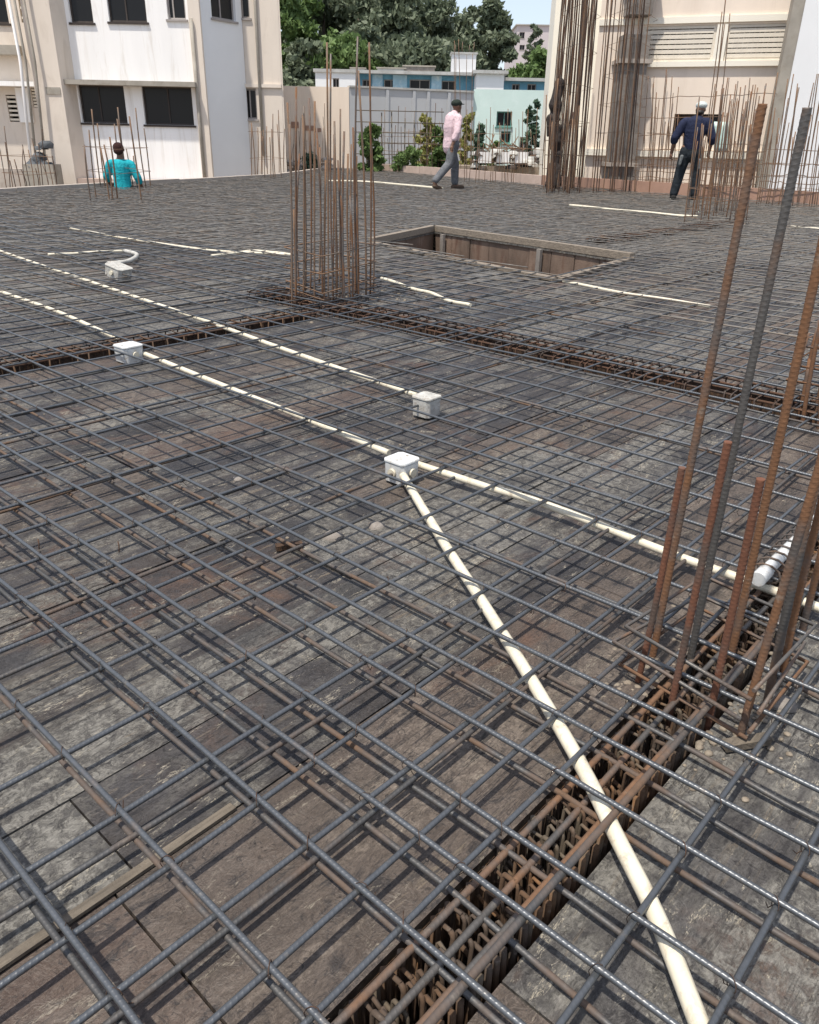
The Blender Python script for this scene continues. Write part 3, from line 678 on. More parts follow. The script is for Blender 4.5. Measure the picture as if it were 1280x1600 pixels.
# thick white pipe with wire loops by the column
wp = thing('white_drain_pipe', 'thick white plastic pipe wrapped by wire loops at the right edge', 'pipe', g(1192, 897, .08))
a, b = g(1190, 900, .078), g(1300, 788, .078)
MB().tube([a+(b-a)*t for t in np.linspace(0, 1, 8)], 0.0145, 14).build('pipe', M['pvc_white'], wp)
MB().tube([a-(b-a)*.04, a+(b-a)*.06], 0.0175, 14).build('socket', M['pvc_white'], wp)
dr = (b-a)/np.linalg.norm(b-a); nr = np.array([-dr[1], dr[0], 0])
for k in range(9):
    cc = a+dr*(0.03+k*0.042); q = [cc+nr*0.034*math.cos(t)+np.array([0, 0, -0.006+0.024*math.sin(t)]) for t in np.linspace(0, 2*math.pi, 11)]
    MB().tube(q, 0.0028, 5, caps=False).build('loop', M['steel_low'], wp)

def jbox(label, px, py, size, h, zt, rot, mat, tilt=0.0, dirs=((0, 1), (0, -1), (-1, 0))):
    c = g(px, py, zt); o = thing('junction_box', label, 'junction box', (c[0], c[1], zt-h), 'junction boxes on the deck')
    s = size/2; ch = s*0.26; ax = np.array([math.cos(rot), math.sin(rot)]); ay = np.array([-ax[1], ax[0]])
    def octo(k, c2=c): return [c2[:2]+ax*x*k+ay*y*k for x, y in ((-s+ch, -s), (s-ch, -s), (s, -s+ch), (s, s-ch), (s-ch, s), (-s+ch, s), (-s, s-ch), (-s, -s+ch))]
    bm_ = bmesh.new(); lo = [bm_.verts.new((p[0]-c[0], p[1]-c[1], 0)) for p in octo(.97)]; hi = [bm_.verts.new((p[0]-c[0], p[1]-c[1], h-.006)) for p in octo(1.0)]
    bm_.faces.new(lo[::-1]); bm_.faces.new(hi)
    for i in range(8): bm_.faces.new((lo[i], lo[(i+1) % 8], hi[(i+1) % 8], hi[i]))
    bmesh.ops.bevel(bm_, geom=[e for e in bm_.edges], offset=0.002, segments=2, affect='EDGES')
    me = bpy.data.meshes.new('box_body'); bm_.to_mesh(me); bm_.free(); me.materials.append(M[mat]); ob = bpy.data.objects.new('box_body', me); COL.objects.link(ob); ob.parent = o
    bm_ = bmesh.new(); lo = [bm_.verts.new((p[0]-c[0], p[1]-c[1], h-.004)) for p in octo(1.06)]; hi = [bm_.verts.new((p[0]-c[0], p[1]-c[1], h+.003)) for p in octo(1.04)]
    bm_.faces.new(lo[::-1]); bm_.faces.new(hi)
    for i in range(8): bm_.faces.new((lo[i], lo[(i+1) % 8], hi[(i+1) % 8], hi[i]))
    bmesh.ops.bevel(bm_, geom=[e for e in bm_.edges], offset=0.0015, segments=2, affect='EDGES')
    me = bpy.data.meshes.new('lid'); bm_.to_mesh(me); bm_.free(); me.materials.append(M[mat]); ob = bpy.data.objects.new('lid', me); COL.objects.link(ob); ob.parent = o
    for sx in (-1, 1):
        q = c[:2]+ax*s*.6*sx; MB().tube([(q[0], q[1], zt+.001), (q[0], q[1], zt+.0055)], .004, 8).build('screw', M['pvc_dirty'], o)
    for dx, dy, hz in [(*d_, .5) for d_ in dirs]:
        q = c[:2]+ax*s*dx*.98+ay*s*dy*.98; q2 = c[:2]+ax*s*dx*1.2+ay*s*dy*1.2
        MB().tube([(q[0], q[1], zt-h+h*hz), (q2[0], q2[1], zt-h+h*hz)], .0145, 12).build('spout', M['pvc'], o)
    if tilt: o.rotation_euler = (tilt, tilt*.5, 0)
    return o
jbox('nearest white junction box where two cream conduits meet', 628, 717, 0.085, 0.070, 0.074, 0.02, 'pvc_white')
jbox('white junction box beside the left beam trough', 200, 539, 0.105, 0.075, 0.080, 0.05, 'pvc_white', dirs=((0, 1), (0, -1)))
jbox('dirty cement-splashed white junction box beyond the nearest one', 667, 619, 0.088, 0.075, 0.080, 0.04, 'pvc_dirty', dirs=((0, 1),))
jbox('half broken white junction box farthest away on the left', 182, 415, 0.15, 0.08, 0.11, 0.4, 'pvc_dirty', tilt=0.25)

# spacer blocks, chips and rubble on the formwork
def lump(mb, c, s, rr, flat=.5):
    m = []; n = 7
    for z, k in ((0, 1.0), (flat*.6, .95), (flat, .55)):
        m.append([(c[0]+math.cos(6.283*i/n+.4*z)*s*k*rr.uniform(.7, 1.15), c[1]+math.sin(6.283*i/n+.4*z)*s*k*rr.uniform(.7, 1.15), c[2]+z*s) for i in range(n)])
    b = len(mb.v)
    for ring in m: mb.v.extend(ring)
    for r0 in range(2):
        for i in range(n):
            mb.f.append((b+r0*n+i, b+r0*n+(i+1) % n, b+(r0+1)*n+(i+1) % n, b+(r0+1)*n+i)); mb.uv.append(((0, 0),)*4); mb.sm.append(True)
    mb.f.append(tuple(b+2*n+i for i in range(n))); mb.uv.append(((0, 0),)*n); mb.sm.append(True)
rr = random.Random(9)
M['chip'] = plain('pale_concrete_chips', (0.26, 0.22, 0.17), 0.4, 20, bump=.4, stain=((.12, .09, .07), .8))
mb = MB()
for k in range(500):
    x, y = rr.uniform(-.1, 5)**1.0, rr.uniform(-.1, 5.5)
    if trough_hit(x, y): continue
    lump(mb, (x, y, -0.004), rr.choice((.0015, .002, .003, .004, .006)), rr)
for k in range(420):
    x, y = rr.gauss(1.33, .13), rr.gauss(.40, .10)
    if not trough_hit(x, y) and 0.0 < y < 0.8: lump(mb, (x, y, -0.004), rr.uniform(.002, .009), rr)
for k in range(160):
    x, y = rr.gauss(3.7, .35), rr.gauss(4.05, .35)
    if not trough_hit(x, y): lump(mb, (x, y, -0.004), rr.uniform(.005, .015), rr)
tag(mb.build('concrete_chips', M['chip']), 'scattered pale concrete chips lying on the formwork', 'rubble', kind='stuff')
def block(label, px, py, s):
    c = g(px, py); m = MB(); lump(m, (c[0], c[1], -.003), s, rr, .45); tag(m.build('mortar_lump', M['raw_conc']), label, 'mortar lump', 'mortar lumps on the formwork')
block('rounded mortar lump left of the nearest junction box conduit', 588, 822, .028)
block('flat mortar lump beside the rounded one', 520, 838, .03)
block('small mortar lump far along the left panels', 372, 748, .02)
block('mortar lump near the foot of the foreground column bars', 1222, 1098, .03)
def plate(label, px, py, lx, ly, ang, mat, z=.008):
    c = g(px, py); tag(MB().box((c[0], c[1], z), lx, ly, .014, (math.cos(ang), math.sin(ang))).build('wood_offcut', M[mat]), label, 'wood offcut', 'wood offcuts lying under the mesh')
plate('rusty brown wood offcut among the middle panels', 452, 857, .07, .02, -.5, 'trough')
plate('pale splintered wood offcut beside the foreground column', 1165, 1165, .09, .02, -.6, 'timber')
nl = thing('protruding_nails', 'two short bent nails sticking up from the left panels', 'nails', g(185, 862))
for px, py in ((185, 862), (60, 858)):
    c = g(px, py); MB().tube([c-np.array([0, 0, .01]), c+np.array([.004, 0, .014]), c+np.array([.006, .006, .026])], .0016, 6).build('nail', M['rust_dark'], nl)
def blob(mb, c, r, rot=None, n=10):
    """ellipsoid"""
    c = np.asarray(c, float); base = len(mb.v); Rm_ = np.eye(3) if rot is None else rot
    for i in range(n+1):
        th = math.pi*i/n
        for j in range(n*2):
            ph = math.pi*j/n; v = np.array([math.sin(th)*math.cos(ph)*r[0], math.sin(th)*math.sin(ph)*r[1], math.cos(th)*r[2]]); mb.v.append(tuple(c+Rm_ @ v))
    for i in range(n):
        for j in range(n*2):
            k = (j+1) % (n*2); mb.f.append((base+i*n*2+j, base+(i+1)*n*2+j, base+(i+1)*n*2+k, base+i*n*2+k)); mb.uv.append(((0, 0),)*4); mb.sm.append(True)
def limb(mb, pts, rads, n=12, sx=1.0):
    pts = [np.asarray(p, float) for p in pts]; q = []; rr_ = []
    for i in range(len(pts)-1):
        for k in range(5): t = k/5; q.append(pts[i]*(1-t)+pts[i+1]*t); rr_.append(rads[i]*(1-t)+rads[i+1]*t)
    q.append(pts[-1]); rr_.append(rads[-1])
    for p, r in zip(q, rr_): pass
    q = np.array(q); m = len(q); b0 = len(mb.v)
    t = np.gradient(q, axis=0); t /= np.linalg.norm(t, axis=1)[:, None]+1e-9
    ref = np.array([0.13, 0.97, 0.2]); a = np.cross(t, ref); a /= np.linalg.norm(a, axis=1)[:, None]; b = np.cross(t, a)
    th = np.arange(n)*2*math.pi/n; R = np.array(rr_)[:, None]
    V = q[:, None, :]+a[:, None, :]*(R*np.cos(th)*sx)[:, :, None]+b[:, None, :]*(R*np.sin(th))[:, :, None]
    mb.v.extend(map(tuple, V.reshape(-1, 3)))
    for i in range(m-1):
        for j in range(n):
            k = (j+1) % n; mb.f.append((b0+i*n+j, b0+i*n+k, b0+(i+1)*n+k, b0+(i+1)*n+j)); mb.uv.append(((0, 0),)*4); mb.sm.append(True)
    mb.f.append(tuple(b0+j for j in range(n))[::-1]); mb.f.append(tuple(b0+(m-1)*n+j for j in range(n)))
    for _ in range(2): mb.uv.append(((0, 0),)*n); mb.sm.append(False)
    for p, r in zip(pts, rads): blob(mb, p, (r, r, r), n=6)
def organic(name, mb, mat, parent, M4, voxel=.011, it=3):
    V = np.array(mb.v); V = (M4[:3, :3] @ V.T).T + M4[:3, 3]; mb.v = list(map(tuple, V))
    o = mb.build(name, mat, parent)
    r = o.modifiers.new('remesh', 'REMESH'); r.mode = 'VOXEL'; r.voxel_size = voxel; r.use_smooth_shade = True
    s = o.modifiers.new('smooth', 'SMOOTH'); s.iterations = it; s.factor = .5
    return o
#BACKGROUND
# ================================================================ BACKGROUND
def wall(mb, p0, dr, s0, s1, z0, z1, holes=(), th=0.25, nr=None):
    """upright wall along dr from p0; holes are (s0, s1, z0, z1); nr points away from the viewer"""
    p0 = np.asarray(p0)[:2]; dr = np.asarray(dr)[:2]; dr = dr/np.linalg.norm(dr)
    n = np.array([-dr[1], dr[0]])
    if n @ (p0-CAM[:2]) < 0: n = -n
    ss = sorted(set([s0, s1]+[v for h in holes for v in h[:2] if s0 < v < s1])); zs = sorted(set([z0, z1]+[v for h in holes for v in h[2:] if z0 < v < z1]))
    def pt(s, z, k=0): q = p0+dr*s+n*k; return (q[0], q[1], z)
    def isin(s, z): return any(h[0] < s < h[1] and h[2] < z < h[3] for h in holes)
    for i in range(len(ss)-1):
        for j in range(len(zs)-1):
            if isin((ss[i]+ss[i+1])/2, (zs[j]+zs[j+1])/2): continue
            for k in (0, th): mb.face([pt(ss[i], zs[j], k), pt(ss[i+1], zs[j], k), pt(ss[i+1], zs[j+1], k), pt(ss[i], zs[j+1], k)])
    for h in list(holes)+[(s0, s1, z0, z1)]:
        a, b, c, d = max(h[0], s0), min(h[1], s1), max(h[2], z0), min(h[3], z1)
        for (u, v) in (((a, c), (b, c)), ((b, c), (b, d)), ((b, d), (a, d)), ((a, d), (a, c))):
            mb.face([pt(*u), pt(*v), pt(*v, th), pt(*u, th)])
    return n
class Wl:
    """plane helper: pixel rectangles on an upright plane"""
    def __init__(s, p0, dr): s.p0 = np.asarray(p0)[:2]; s.dr = np.asarray(dr)[:2]/np.linalg.norm(dr[:2]); n = np.array([-s.dr[1], s.dr[0]]); s.n = n if n @ (s.p0-CAM[:2]) > 0 else -n
    def sz(s, px, py): return hit(px, py, s.p0, s.dr)
    def rect(s, x0, y0, x1, y1):
        ym = (y0+y1)/2; xm = (x0+x1)/2
        a = s.sz(x0, ym)[0]; b = s.sz(x1, ym)[0]; return (min(a, b), max(a, b), s.sz(xm, y1)[1], s.sz(xm, y0)[1])
    def pt(s, u, k=0.0): return s.p0+s.dr*u+s.n*k
    def slab(s, mb, u0, u1, z0, z1, k0, k1):
        return mb.prism([s.pt(u0, k0), s.pt(u1, k0), s.pt(u1, k1), s.pt(u0, k1)], z0, z1)
def window(root, W, r, k=0.10, mull=(0.5,), fm='frame_dark', gl='glass', sill=True):
    u0, u1, z0, z1 = r; f = MB(); t = 0.05
    W.slab(f, u0, u0+t, z0, z1, k, k+.06); W.slab(f, u1-t, u1, z0, z1, k, k+.06); W.slab(f, u0+t, u1-t, z0, z0+t, k, k+.06); W.slab(f, u0+t, u1-t, z1-t, z1, k, k+.06)
    for m in mull: um = u0+(u1-u0)*m; W.slab(f, um-.02, um+.02, z0+t, z1-t, k-.003, k+.05)
    fo = f.build('window', M[fm], root)
    W.slab(MB(), 0, 0, 0, 0, 0, 0)
    g_ = MB(); W.slab(g_, u0+.01, u1-.01, z0+.01, z1-.01, k+.025, k+.035); g_.build('pane', M[gl], fo)
    if sill:
        q = MB(); W.slab(q, u0-.05, u1+.05, z0-.06, z0-.004, -.05, .06); q.build('sill', M[fm], fo)
def build_in(root, name, mat, fn):
    m = MB(); fn(m); return m.build(name, M[mat], root)

# ---- white and beige building on the left
A0 = P(135, 200, 27.0)
lb = thing('apartment_building', 'white building with dark windows and beige pilasters at the left', 'building', (A0[0], A0[1], -1.0))
F = Wl(A0, HR)                                       # front face, level with the picture
ztop = 7.5
r_lo1 = F.rect(125, 133, 196, 192); r_lo2 = F.rect(224, 135, 301, 195)
r_up1 = F.rect(104, -60, 140, 35); r_up2 = F.rect(165, -60, 225, 34); r_up3 = F.rect(258, -60, 287, 30)
sL = F.sz(108, 160)[0]; sR = F.sz(314, 160)[0]
build_in(lb, 'wall', 'white_wall', lambda m: wall(m, F.p0, F.dr, sL, sR, -1.0, ztop, [r_lo1, r_lo2, r_up1, r_up2, r_up3]))
window(lb, F, r_lo1, mull=(.42, )); window(lb, F, r_lo2, mull=(.5, ))
window(lb, F, r_up1, mull=()); window(lb, F, r_up2, mull=(.45, )); window(lb, F, r_up3, mull=(.3, ), fm='frame_light')
zl = F.sz(205, 129)[1]
build_in(lb, 'ledge', 'greybeige', lambda m: F.slab(m, F.sz(104, 130)[0], sR-.03, zl-.10, zl+.03, -.45, .003))
# corner pilaster
pa, pb = F.sz(308, 160)[0], F.sz(325, 160)[0]
build_in(lb, 'pilaster', 'beige_wall', lambda m: F.slab(m, pa, pb, -1.0, ztop, -.14, .30))
build_in(lb, 'downpipe', 'greybeige', lambda m: m.tube([(*F.pt(pa+.08, -.20), -1), (*F.pt(pa+.08, -.20), F.sz(310, 30)[1])], .05, 8))
# right-hand return face running away along the deck's long direction
C0 = F.pt(pb, .02); S = Wl(C0, (1.0, 0.12))
s1 = S.sz(386, 160)[0]; rs = S.rect(328, -60, 366, 30)
build_in(lb, 'wall', 'bluewhite_wall', lambda m: wall(m, S.p0, S.dr, 0.0, s1, -1.0, ztop, [rs], th=.2))  # the return's shade is put into this cooler, duller white
window(lb, S, rs, mull=(.45,), fm='frame_light')
C1_ = S.pt(s1, .05); G = Wl(C1_, HR + HF*-0.05)
g1 = G.sz(441, 160)[0]; rg = G.rect(383, 138, 401, 186); rg2 = G.rect(373, -60, 388, 28)
rg2 = (max(rg2[0], .02), rg2[1], rg2[2], rg2[3])
build_in(lb, 'wall', 'beige_wall', lambda m: wall(m, G.p0, G.dr, 0.0, g1, -1.0, ztop, [(max(.01, rg[0]), *rg[1:]), rg2]))
window(lb, G, rg, mull=(.4,), fm='frame_light'); window(lb, G, rg2, mull=(), fm='frame_light')
zg = G.sz(410, 134)[1]
build_in(lb, 'ledge', 'beige_wall', lambda m: G.slab(m, rg[0]-.1, g1, zg-.05, zg+.05, -.07, .003))
build_in(lb, 'wall', 'beige_wall', lambda m: m.prism([G.pt(g1, .01), G.pt(g1+.05, .01), G.pt(g1-2.1, 9), G.pt(g1-2.4, 9)], -1.0, ztop))
build_in(lb, 'pipe', 'greybeige', lambda m: m.tube([(*G.pt(g1*.42, -.08), 0.5), (*G.pt(g1*.42, -.08), ztop)], .045, 8))
# broad beige pilaster left of the white face
q0, q1 = F.sz(68, 150)[0], F.sz(110, 150)[0]; qs = F.sz(121, 150)[0]
build_in(lb, 'pilaster', 'beige_wall', lambda m: m.prism([F.pt(q0, -.55), F.pt(q1, -.55), F.pt(qs, 0.0), F.pt(q0, 0.6)], -1.0, ztop))
# recessed wall at far left with louvred lights
H = Wl(F.pt(q0, .55), HR); h0 = H.sz(-60, 150)[0]
v1 = H.rect(12, 148, 27, 190); v2 = H.rect(50, 138, 68, 168); v3 = H.rect(-20, -60, 6, 36); v4 = H.rect(26, -60, 46, 35)
build_in(lb, 'wall', 'beige_wall', lambda m: wall(m, H.p0, H.dr, h0, 0.0, -1.0, ztop, [v1, v2, v3, v4]))
for v in (v1, v2, v4):
    def lou(m, v=v):
        n = 6
        for i in range(n): z = v[2]+(v[3]-v[2])*(i+.5)/n; H.slab(m, v[0]+.01, v[1]-.01, z-.03, z+.03, .02, .10)
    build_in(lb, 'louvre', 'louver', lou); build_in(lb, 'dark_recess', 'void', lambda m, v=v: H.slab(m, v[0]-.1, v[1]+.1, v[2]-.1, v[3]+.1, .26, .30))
window(lb, H, v3, mull=())
zl2 = H.sz(20, 131)[1]
build_in(lb, 'ledge', 'white_wall', lambda m: H.slab(m, h0, -.02, zl2-.08, zl2+.05, -.5, .003))
zl3 = H.sz(20, 72)[1]; build_in(lb, 'ledge', 'greybeige', lambda m: H.slab(m, h0, H.sz(35, 70)[0], zl3-.25, zl3, -.35, .003))
zb = H.sz(30, 191)[1]; build_in(lb, 'panel', 'white_wall', lambda m: H.slab(m, H.sz(28, 160)[0], H.sz(49, 160)[0], zb, zl2-.1, -.06, .003))
for px_, top in ((52, -40), (60, -40), (74, 190)):
    build_in(lb, 'drainpipe', 'white_wall' if px_ == 52 else 'greybeige', lambda m: m.tube([(*F.pt(F.sz(px_, 200)[0], -.75), -1), (*F.pt(F.sz(px_-3, 100)[0], -.72), F.sz(px_, 100)[1]), (*F.pt(F.sz(px_-8, 100)[0], -.7), ztop)], .045 if px_ == 52 else .04, 8))
zq = F.sz(60, 262)[1]
build_in(lb, 'plinth', 'curb', lambda m: F.slab(m, F.sz(-60, 280)[0], F.sz(90, 280)[0], -1.0, zq, -1.2, -.7))
build_in(lb, 'plinth', 'pinkish', lambda m: F.slab(m, F.sz(90, 280)[0], F.sz(330, 280)[0], -1.0, F.sz(200, 279)[1], -.5, -.05))
build_in(lb, 'stain_patch', 'greybeige', lambda m: F.slab(m, F.sz(84, 142)[0], F.sz(106, 142)[0], F.sz(95, 149)[1], F.sz(95, 138)[1], -.572, -.552))
build_in(lb, 'roof', 'roofw', lambda m: m.prism([F.pt(h0, 0.0), F.pt(sR, 0.0), S.pt(s1, 0), G.pt(g1, 0), G.pt(g1-2.5, 10), F.pt(h0, 10)], ztop, ztop+.2))
ac = thing('tarpaulin_heap', 'dark crumpled tarpaulin heap under the leftmost louvres', 'tarpaulin', (*P(66, 262, 25.2)[:2], 0))
m = MB(); rr = random.Random(3)
for k in range(16):
    q = P(52+rr.uniform(0, 28), 222+rr.uniform(0, 38), 25.2+rr.uniform(-.2, .2)); lump(m, q-np.array([0, 0, .1]), rr.uniform(.10, .24), rr, .9)
m.build('sheet', plain('dark_grey_tarpaulin', (.10, .11, .12), .5, 4, bump=.3), ac)
tbl = MB(); q = P(66, 262, 25.2); tbl.box((q[0], q[1], -.4), .9, .6, 1.2, HR); tbl.build('crate', M['greybeige'], ac)

# ---- pink-cream building on the right with louvred windows
R0 = P(1184, 280, 20.6); dR = -HR*.934+HF*.358       # runs leftwards and away
rb = thing('plastered_building', 'cream building with two louvred ventilation windows at the right', 'building', (R0[0], R0[1], -1.0))
K = Wl(R0, dR); kend = K.sz(925, 150)[0]; ztop2 = 7.0
kr = K.sz(1184, 280)[0]-.3
lv1 = K.rect(1003, 40, 1117, 96); lv2 = K.rect(1134, 37, 1229, 94); dk = K.rect(1052, 178, 1126, 212)
build_in(rb, 'wall', 'cream_wall', lambda m: wall(m, K.p0, K.dr, -1.0, kend, -1.0, ztop2, [lv1, lv2, dk]))
for v in (lv1, lv2):
    fr = MB(); t = .06
    K.slab(fr, v[0], v[1], v[2], v[2]+t, .02, .22); K.slab(fr, v[0], v[1], v[3]-t, v[3], .02, .22); K.slab(fr, v[0], v[0]+t, v[2]+t, v[3]-t, .02, .22); K.slab(fr, v[1]-t, v[1], v[2]+t, v[3]-t, .02, .22)
    fo = fr.build('louvred_window', M['louver'], rb); n = 6
    for i in range(n):
        z = v[2]+t+(v[3]-v[2]-2*t)*(i+.5)/n; q = MB(); K.slab(q, v[0]+t, v[1]-t, z-.05, z+.03, .01, .035); q.build('slat', M['louver'], fo)
    q = MB(); nb = 12
    for i in range(nb): u = v[0]+(v[1]-v[0])*(i+.5)/nb; K.slab(q, u-.02, u+.02, v[2]+t, v[3]-t, .10, .12)
    tag(q.build('guard_bar', M['louver'], fo), kind='stuff')
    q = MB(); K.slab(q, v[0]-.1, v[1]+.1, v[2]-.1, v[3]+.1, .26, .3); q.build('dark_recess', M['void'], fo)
window(rb, K, dk, mull=(.5,), k=.15, sill=False)
zt = K.sz(1110, 33)[1]; build_in(rb, 'lintel_ledge', 'ivory_wall', lambda m: K.slab(m, -.6, kend, zt-.03, zt+.10, -.05, .003))
zt = K.sz(1110, 101)[1]; build_in(rb, 'sill_band', 'ivory_wall', lambda m: K.slab(m, -.6, lv1[1]+.25, zt-.04, zt+.07, -.08, .003))
zt = K.sz(1050, 242)[1]; build_in(rb, 'sill_band', 'ivory_wall', lambda m: K.slab(m, -.3, kend, zt-.05, zt+.10, -.10, .003))
sp0, sp1 = K.sz(1117, 70)[0], K.sz(1134, 70)[0]
build_in(rb, 'pier', 'ivory_wall', lambda m: K.slab(m, min(sp0, sp1), max(sp0, sp1), lv1[2], lv1[3], -.05, .003))
# white wing projecting at far right
Wg = Wl(P(1188, 290, 19.4), HR - HF*.10)
build_in(rb, 'wall', 'bluewhite_wall', lambda m: m.prism([Wg.pt(0.18), Wg.pt(8.0), Wg.pt(8.0, 4), Wg.pt(1.9, 4)], -1.0, ztop2+.3))
build_in(rb, 'shaded_corner_strip', 'greybeige', lambda m: m.prism([Wg.pt(-.03, .10), Wg.pt(0.178, .02), Wg.pt(.30, .9), Wg.pt(.14, .9)], -1.0, ztop2+.3))  # grey strip painting the shade on the wing's left return
# tall ivory flank on the left side of this building
Fl = Wl(P(848, 250, 26.5), HR-HF*.12); e0 = 0.0; e1 = Fl.sz(948, 150)[0]
build_in(rb, 'wall', 'ivory_wall', lambda m: m.prism([Fl.pt(e0), Fl.pt(e1), K.pt(kend-.05, .3), K.pt(kend-.05, 3.2), Fl.pt(e0, 6.0)], -1.0, ztop2))
# unfinished concrete column with brick pieces
cc = P(962, 300, 21.6)
uc = thing('concrete_column', 'unfinished grey brown concrete column inside the tall bar cage', 'column', (cc[0], cc[1], -1.0))
MB().box((cc[0], cc[1], 1.2), .62, .6, 4.4, HR).build('shaft', M['raw_conc'], uc)
MB().box((cc[0], cc[1], 5.2), .56, .55, 2.8, HR).build('shaft', M['raw_conc'], uc)
for z in (2.85, 4.6, 0.6):
    MB().box((cc[0], cc[1], z), .80, .74, .09, HR).build('clamp', M['curb'], uc)
dt = thing('dark_tarpaulin', 'dark cloth bundle hanging on the very tall bars', 'cloth', (*P(872, 285, 20.2)[:2], .1))
m = MB(); rr = random.Random(8); pts_ = []; rs_ = []
for k in range(15):
    t = k/14; pts_.append(P(864+4*math.sin(t*7)+8*t, 288-158*t, 20.2+rr.uniform(-.08, .08))); rs_.append(rr.uniform(.10, .20)*(1-.3*t))
limb(m, pts_, rs_)
for k in range(10):
    q = P(866+rr.uniform(-9, 9), 280-rr.uniform(0, 140), 20.1); limb(m, [q, q-np.array([0, 0, rr.uniform(.2, .45)])], [.07, .035])
organic('cloth', m, plain('dark_burlap', (.045, .034, .029), .6, 9, bump=.8), dt, np.eye(4), .02, 2)
gc = thing('mint_cloth', 'pale mint cloth hanging from the dark window behind the worker in blue', 'cloth', (*P(1128, 210, 20.4)[:2], .8))
m = MB(); n = 9; K2 = []
for j in range(7):
    for i in range(n):
        q = P(1116+22*i/(n-1), 190+8*j, 20.3+.06*math.sin(i*1.7+j*.4)); K2.append(q)
b = len(m.v); m.v.extend(map(tuple, K2))
for j in range(6):
    for i in range(n-1): m.f.append((b+j*n+i, b+j*n+i+1, b+(j+1)*n+i+1, b+(j+1)*n+i)); m.uv.append(((0, 0),)*4); m.sm.append(True)
co = m.build('drape', M['mint'], gc); sm = co.modifiers.new('thick', 'SOLIDIFY'); sm.thickness = .01

# ---- low buildings in the middle distance
def block_building(label, name, corners_px, d, depth, y_top, mat, zb=-1.0, skew=0.0, windows=(), roof=None, over=0.0):
    x0, x1 = corners_px; p = P(x0, 200, d); W_ = Wl(p, HR+HF*skew)
    s1 = W_.sz(x1, 200)[0]; zt = W_.sz((x0+x1)/2, y_top)[1]
    o = thing(name, label, 'building', (p[0], p[1], zb)); hs = [W_.rect(*w[:4]) for w in windows]
    build_in(o, 'wall', mat, lambda m: wall(m, W_.p0, W_.dr, 0, s1, zb, zt, hs, th=.25))
    build_in(o, 'wall', mat, lambda m: m.prism([W_.pt(0, .25), W_.pt(s1, .25), W_.pt(s1, depth), W_.pt(0, depth)], zb, zt-.01) if not hs else (m.prism([W_.pt(0, .255), W_.pt(.2, .255), W_.pt(.2, depth), W_.pt(0, depth)], zb, zt-.01), m.prism([W_.pt(s1-.2, .255), W_.pt(s1, .255), W_.pt(s1, depth), W_.pt(s1-.2, depth)], zb, zt-.01)))
    for w, h in zip(windows, hs): window(o, W_, h, mull=(.5,), fm=w[4] if len(w) > 4 else 'frame_light')
    if roof: build_in(o, 'roof', roof, lambda m: W_.slab(m, -over, s1+over, zt-.0, zt+.16, -over, depth+over))
    return o, W_, zt, s1
wl_, W1, z1_, s1_ = block_building('low cream compound block left of centre behind the thin bars', 'compound_block', (438, 546), 36.0, 7, 135, 'cream_wall')
W2p = W1.pt(s1_, .02); W2 = Wl(W2p, HR+HF*.35)
s2 = W2.sz(738, 200)[0]; z2 = W2.sz(640, 139)[1]
gbw = thing('compound_wall', 'long grey-blue wall in shade beyond the walking worker', 'wall', (W2p[0], W2p[1], -1))
build_in(gbw, 'wall', 'greyblue', lambda m: wall(m, W2.p0, W2.dr, .01, s2, -1.0, z1_, (), th=.3))
for fx in (605, 646, 668, 700):
    u = W2.sz(fx, 200)[0]; build_in(gbw, 'joint_strip', 'greyblue', lambda m: W2.slab(m, u-.06, u+.06, -1, z1_-.02, -.05, .003))
build_in(gbw, 'coping', 'roofw', lambda m: W2.slab(m, 0.02, s2, z1_, z1_+.07, -.06, .36))
for px_, py_, w_, h_ in ((455, 190, 12, 10), (475, 196, 16, 8), (492, 200, 10, 6)):
    r = W1.rect(px_, py_, px_+w_, py_+h_); build_in(wl_, 'broken_plaster', 'terracotta', lambda m: W1.slab(m, r[0], r[1], r[2], r[3], -.02, -.003))
block_building('pale mint green building right of the walking worker', 'mint_building', (738, 850), 38.0, 8, 140, 'mint', skew=-.05, windows=((776, 174, 800, 198, 'mint_deep'), (782, 205, 798, 224, 'mint_deep'), (812, 214, 826, 236, 'frame_light')))
o, W_, zt, s_ = block_building('blue painted low house with flat pale roof below the trees', 'blue_house', (556, 742), 50.0, 9, 117, 'blue_mid', windows=((566, 124, 580, 142), (600, 124, 622, 142), (640, 124, 672, 142), (690, 126, 712, 142)), roof='roofw', over=.5)
for x0, x1 in ((582, 598), (614, 636), (674, 690)):
    r = W_.rect(x0, 119, x1, 150); build_in(o, 'wall_panel', 'blue_wall', lambda m: W_.slab(m, r[0], r[1], -1, zt-.02, -.08, -.003))
block_building('pale blue white block at the left end of the blue house', 'pale_block', (495, 556), 49.0, 8, 113, 'bluewhite_wall', roof='roofw', over=.1, windows=((520, 122, 530, 138, 'frame_light'),))
block_building('small white block to the right of the water tank', 'white_block', (741, 783), 48.0, 8, 115, 'bluewhite_wall', roof='roofw', over=.2)
block_building('teal walled low house at the right end under the trees', 'teal_house', (783, 856), 50.0, 8, 127, 'blue_mid', roof='roofw', over=.3, windows=((800, 131, 812, 142), (824, 131, 838, 142)))
tk = thing('water_tank', 'white square rooftop water tank above the blue house', 'water tank', (*P(724, 112, 50.5)[:2], P(724, 115, 50.5)[2]))
q = P(724, 100, 50.5); z0_, z1t = P(724, 115, 50.5)[2], P(724, 86, 50.5)[2]
MB().box((q[0], q[1], (z0_+z1t)/2), 1.35, 1.35, z1t-z0_, HR).build('tank_body', M['tank'], tk)
MB().box((q[0], q[1], z1t+.04), 1.5, 1.5, .08, HR).build('lid', M['roofw'], tk)
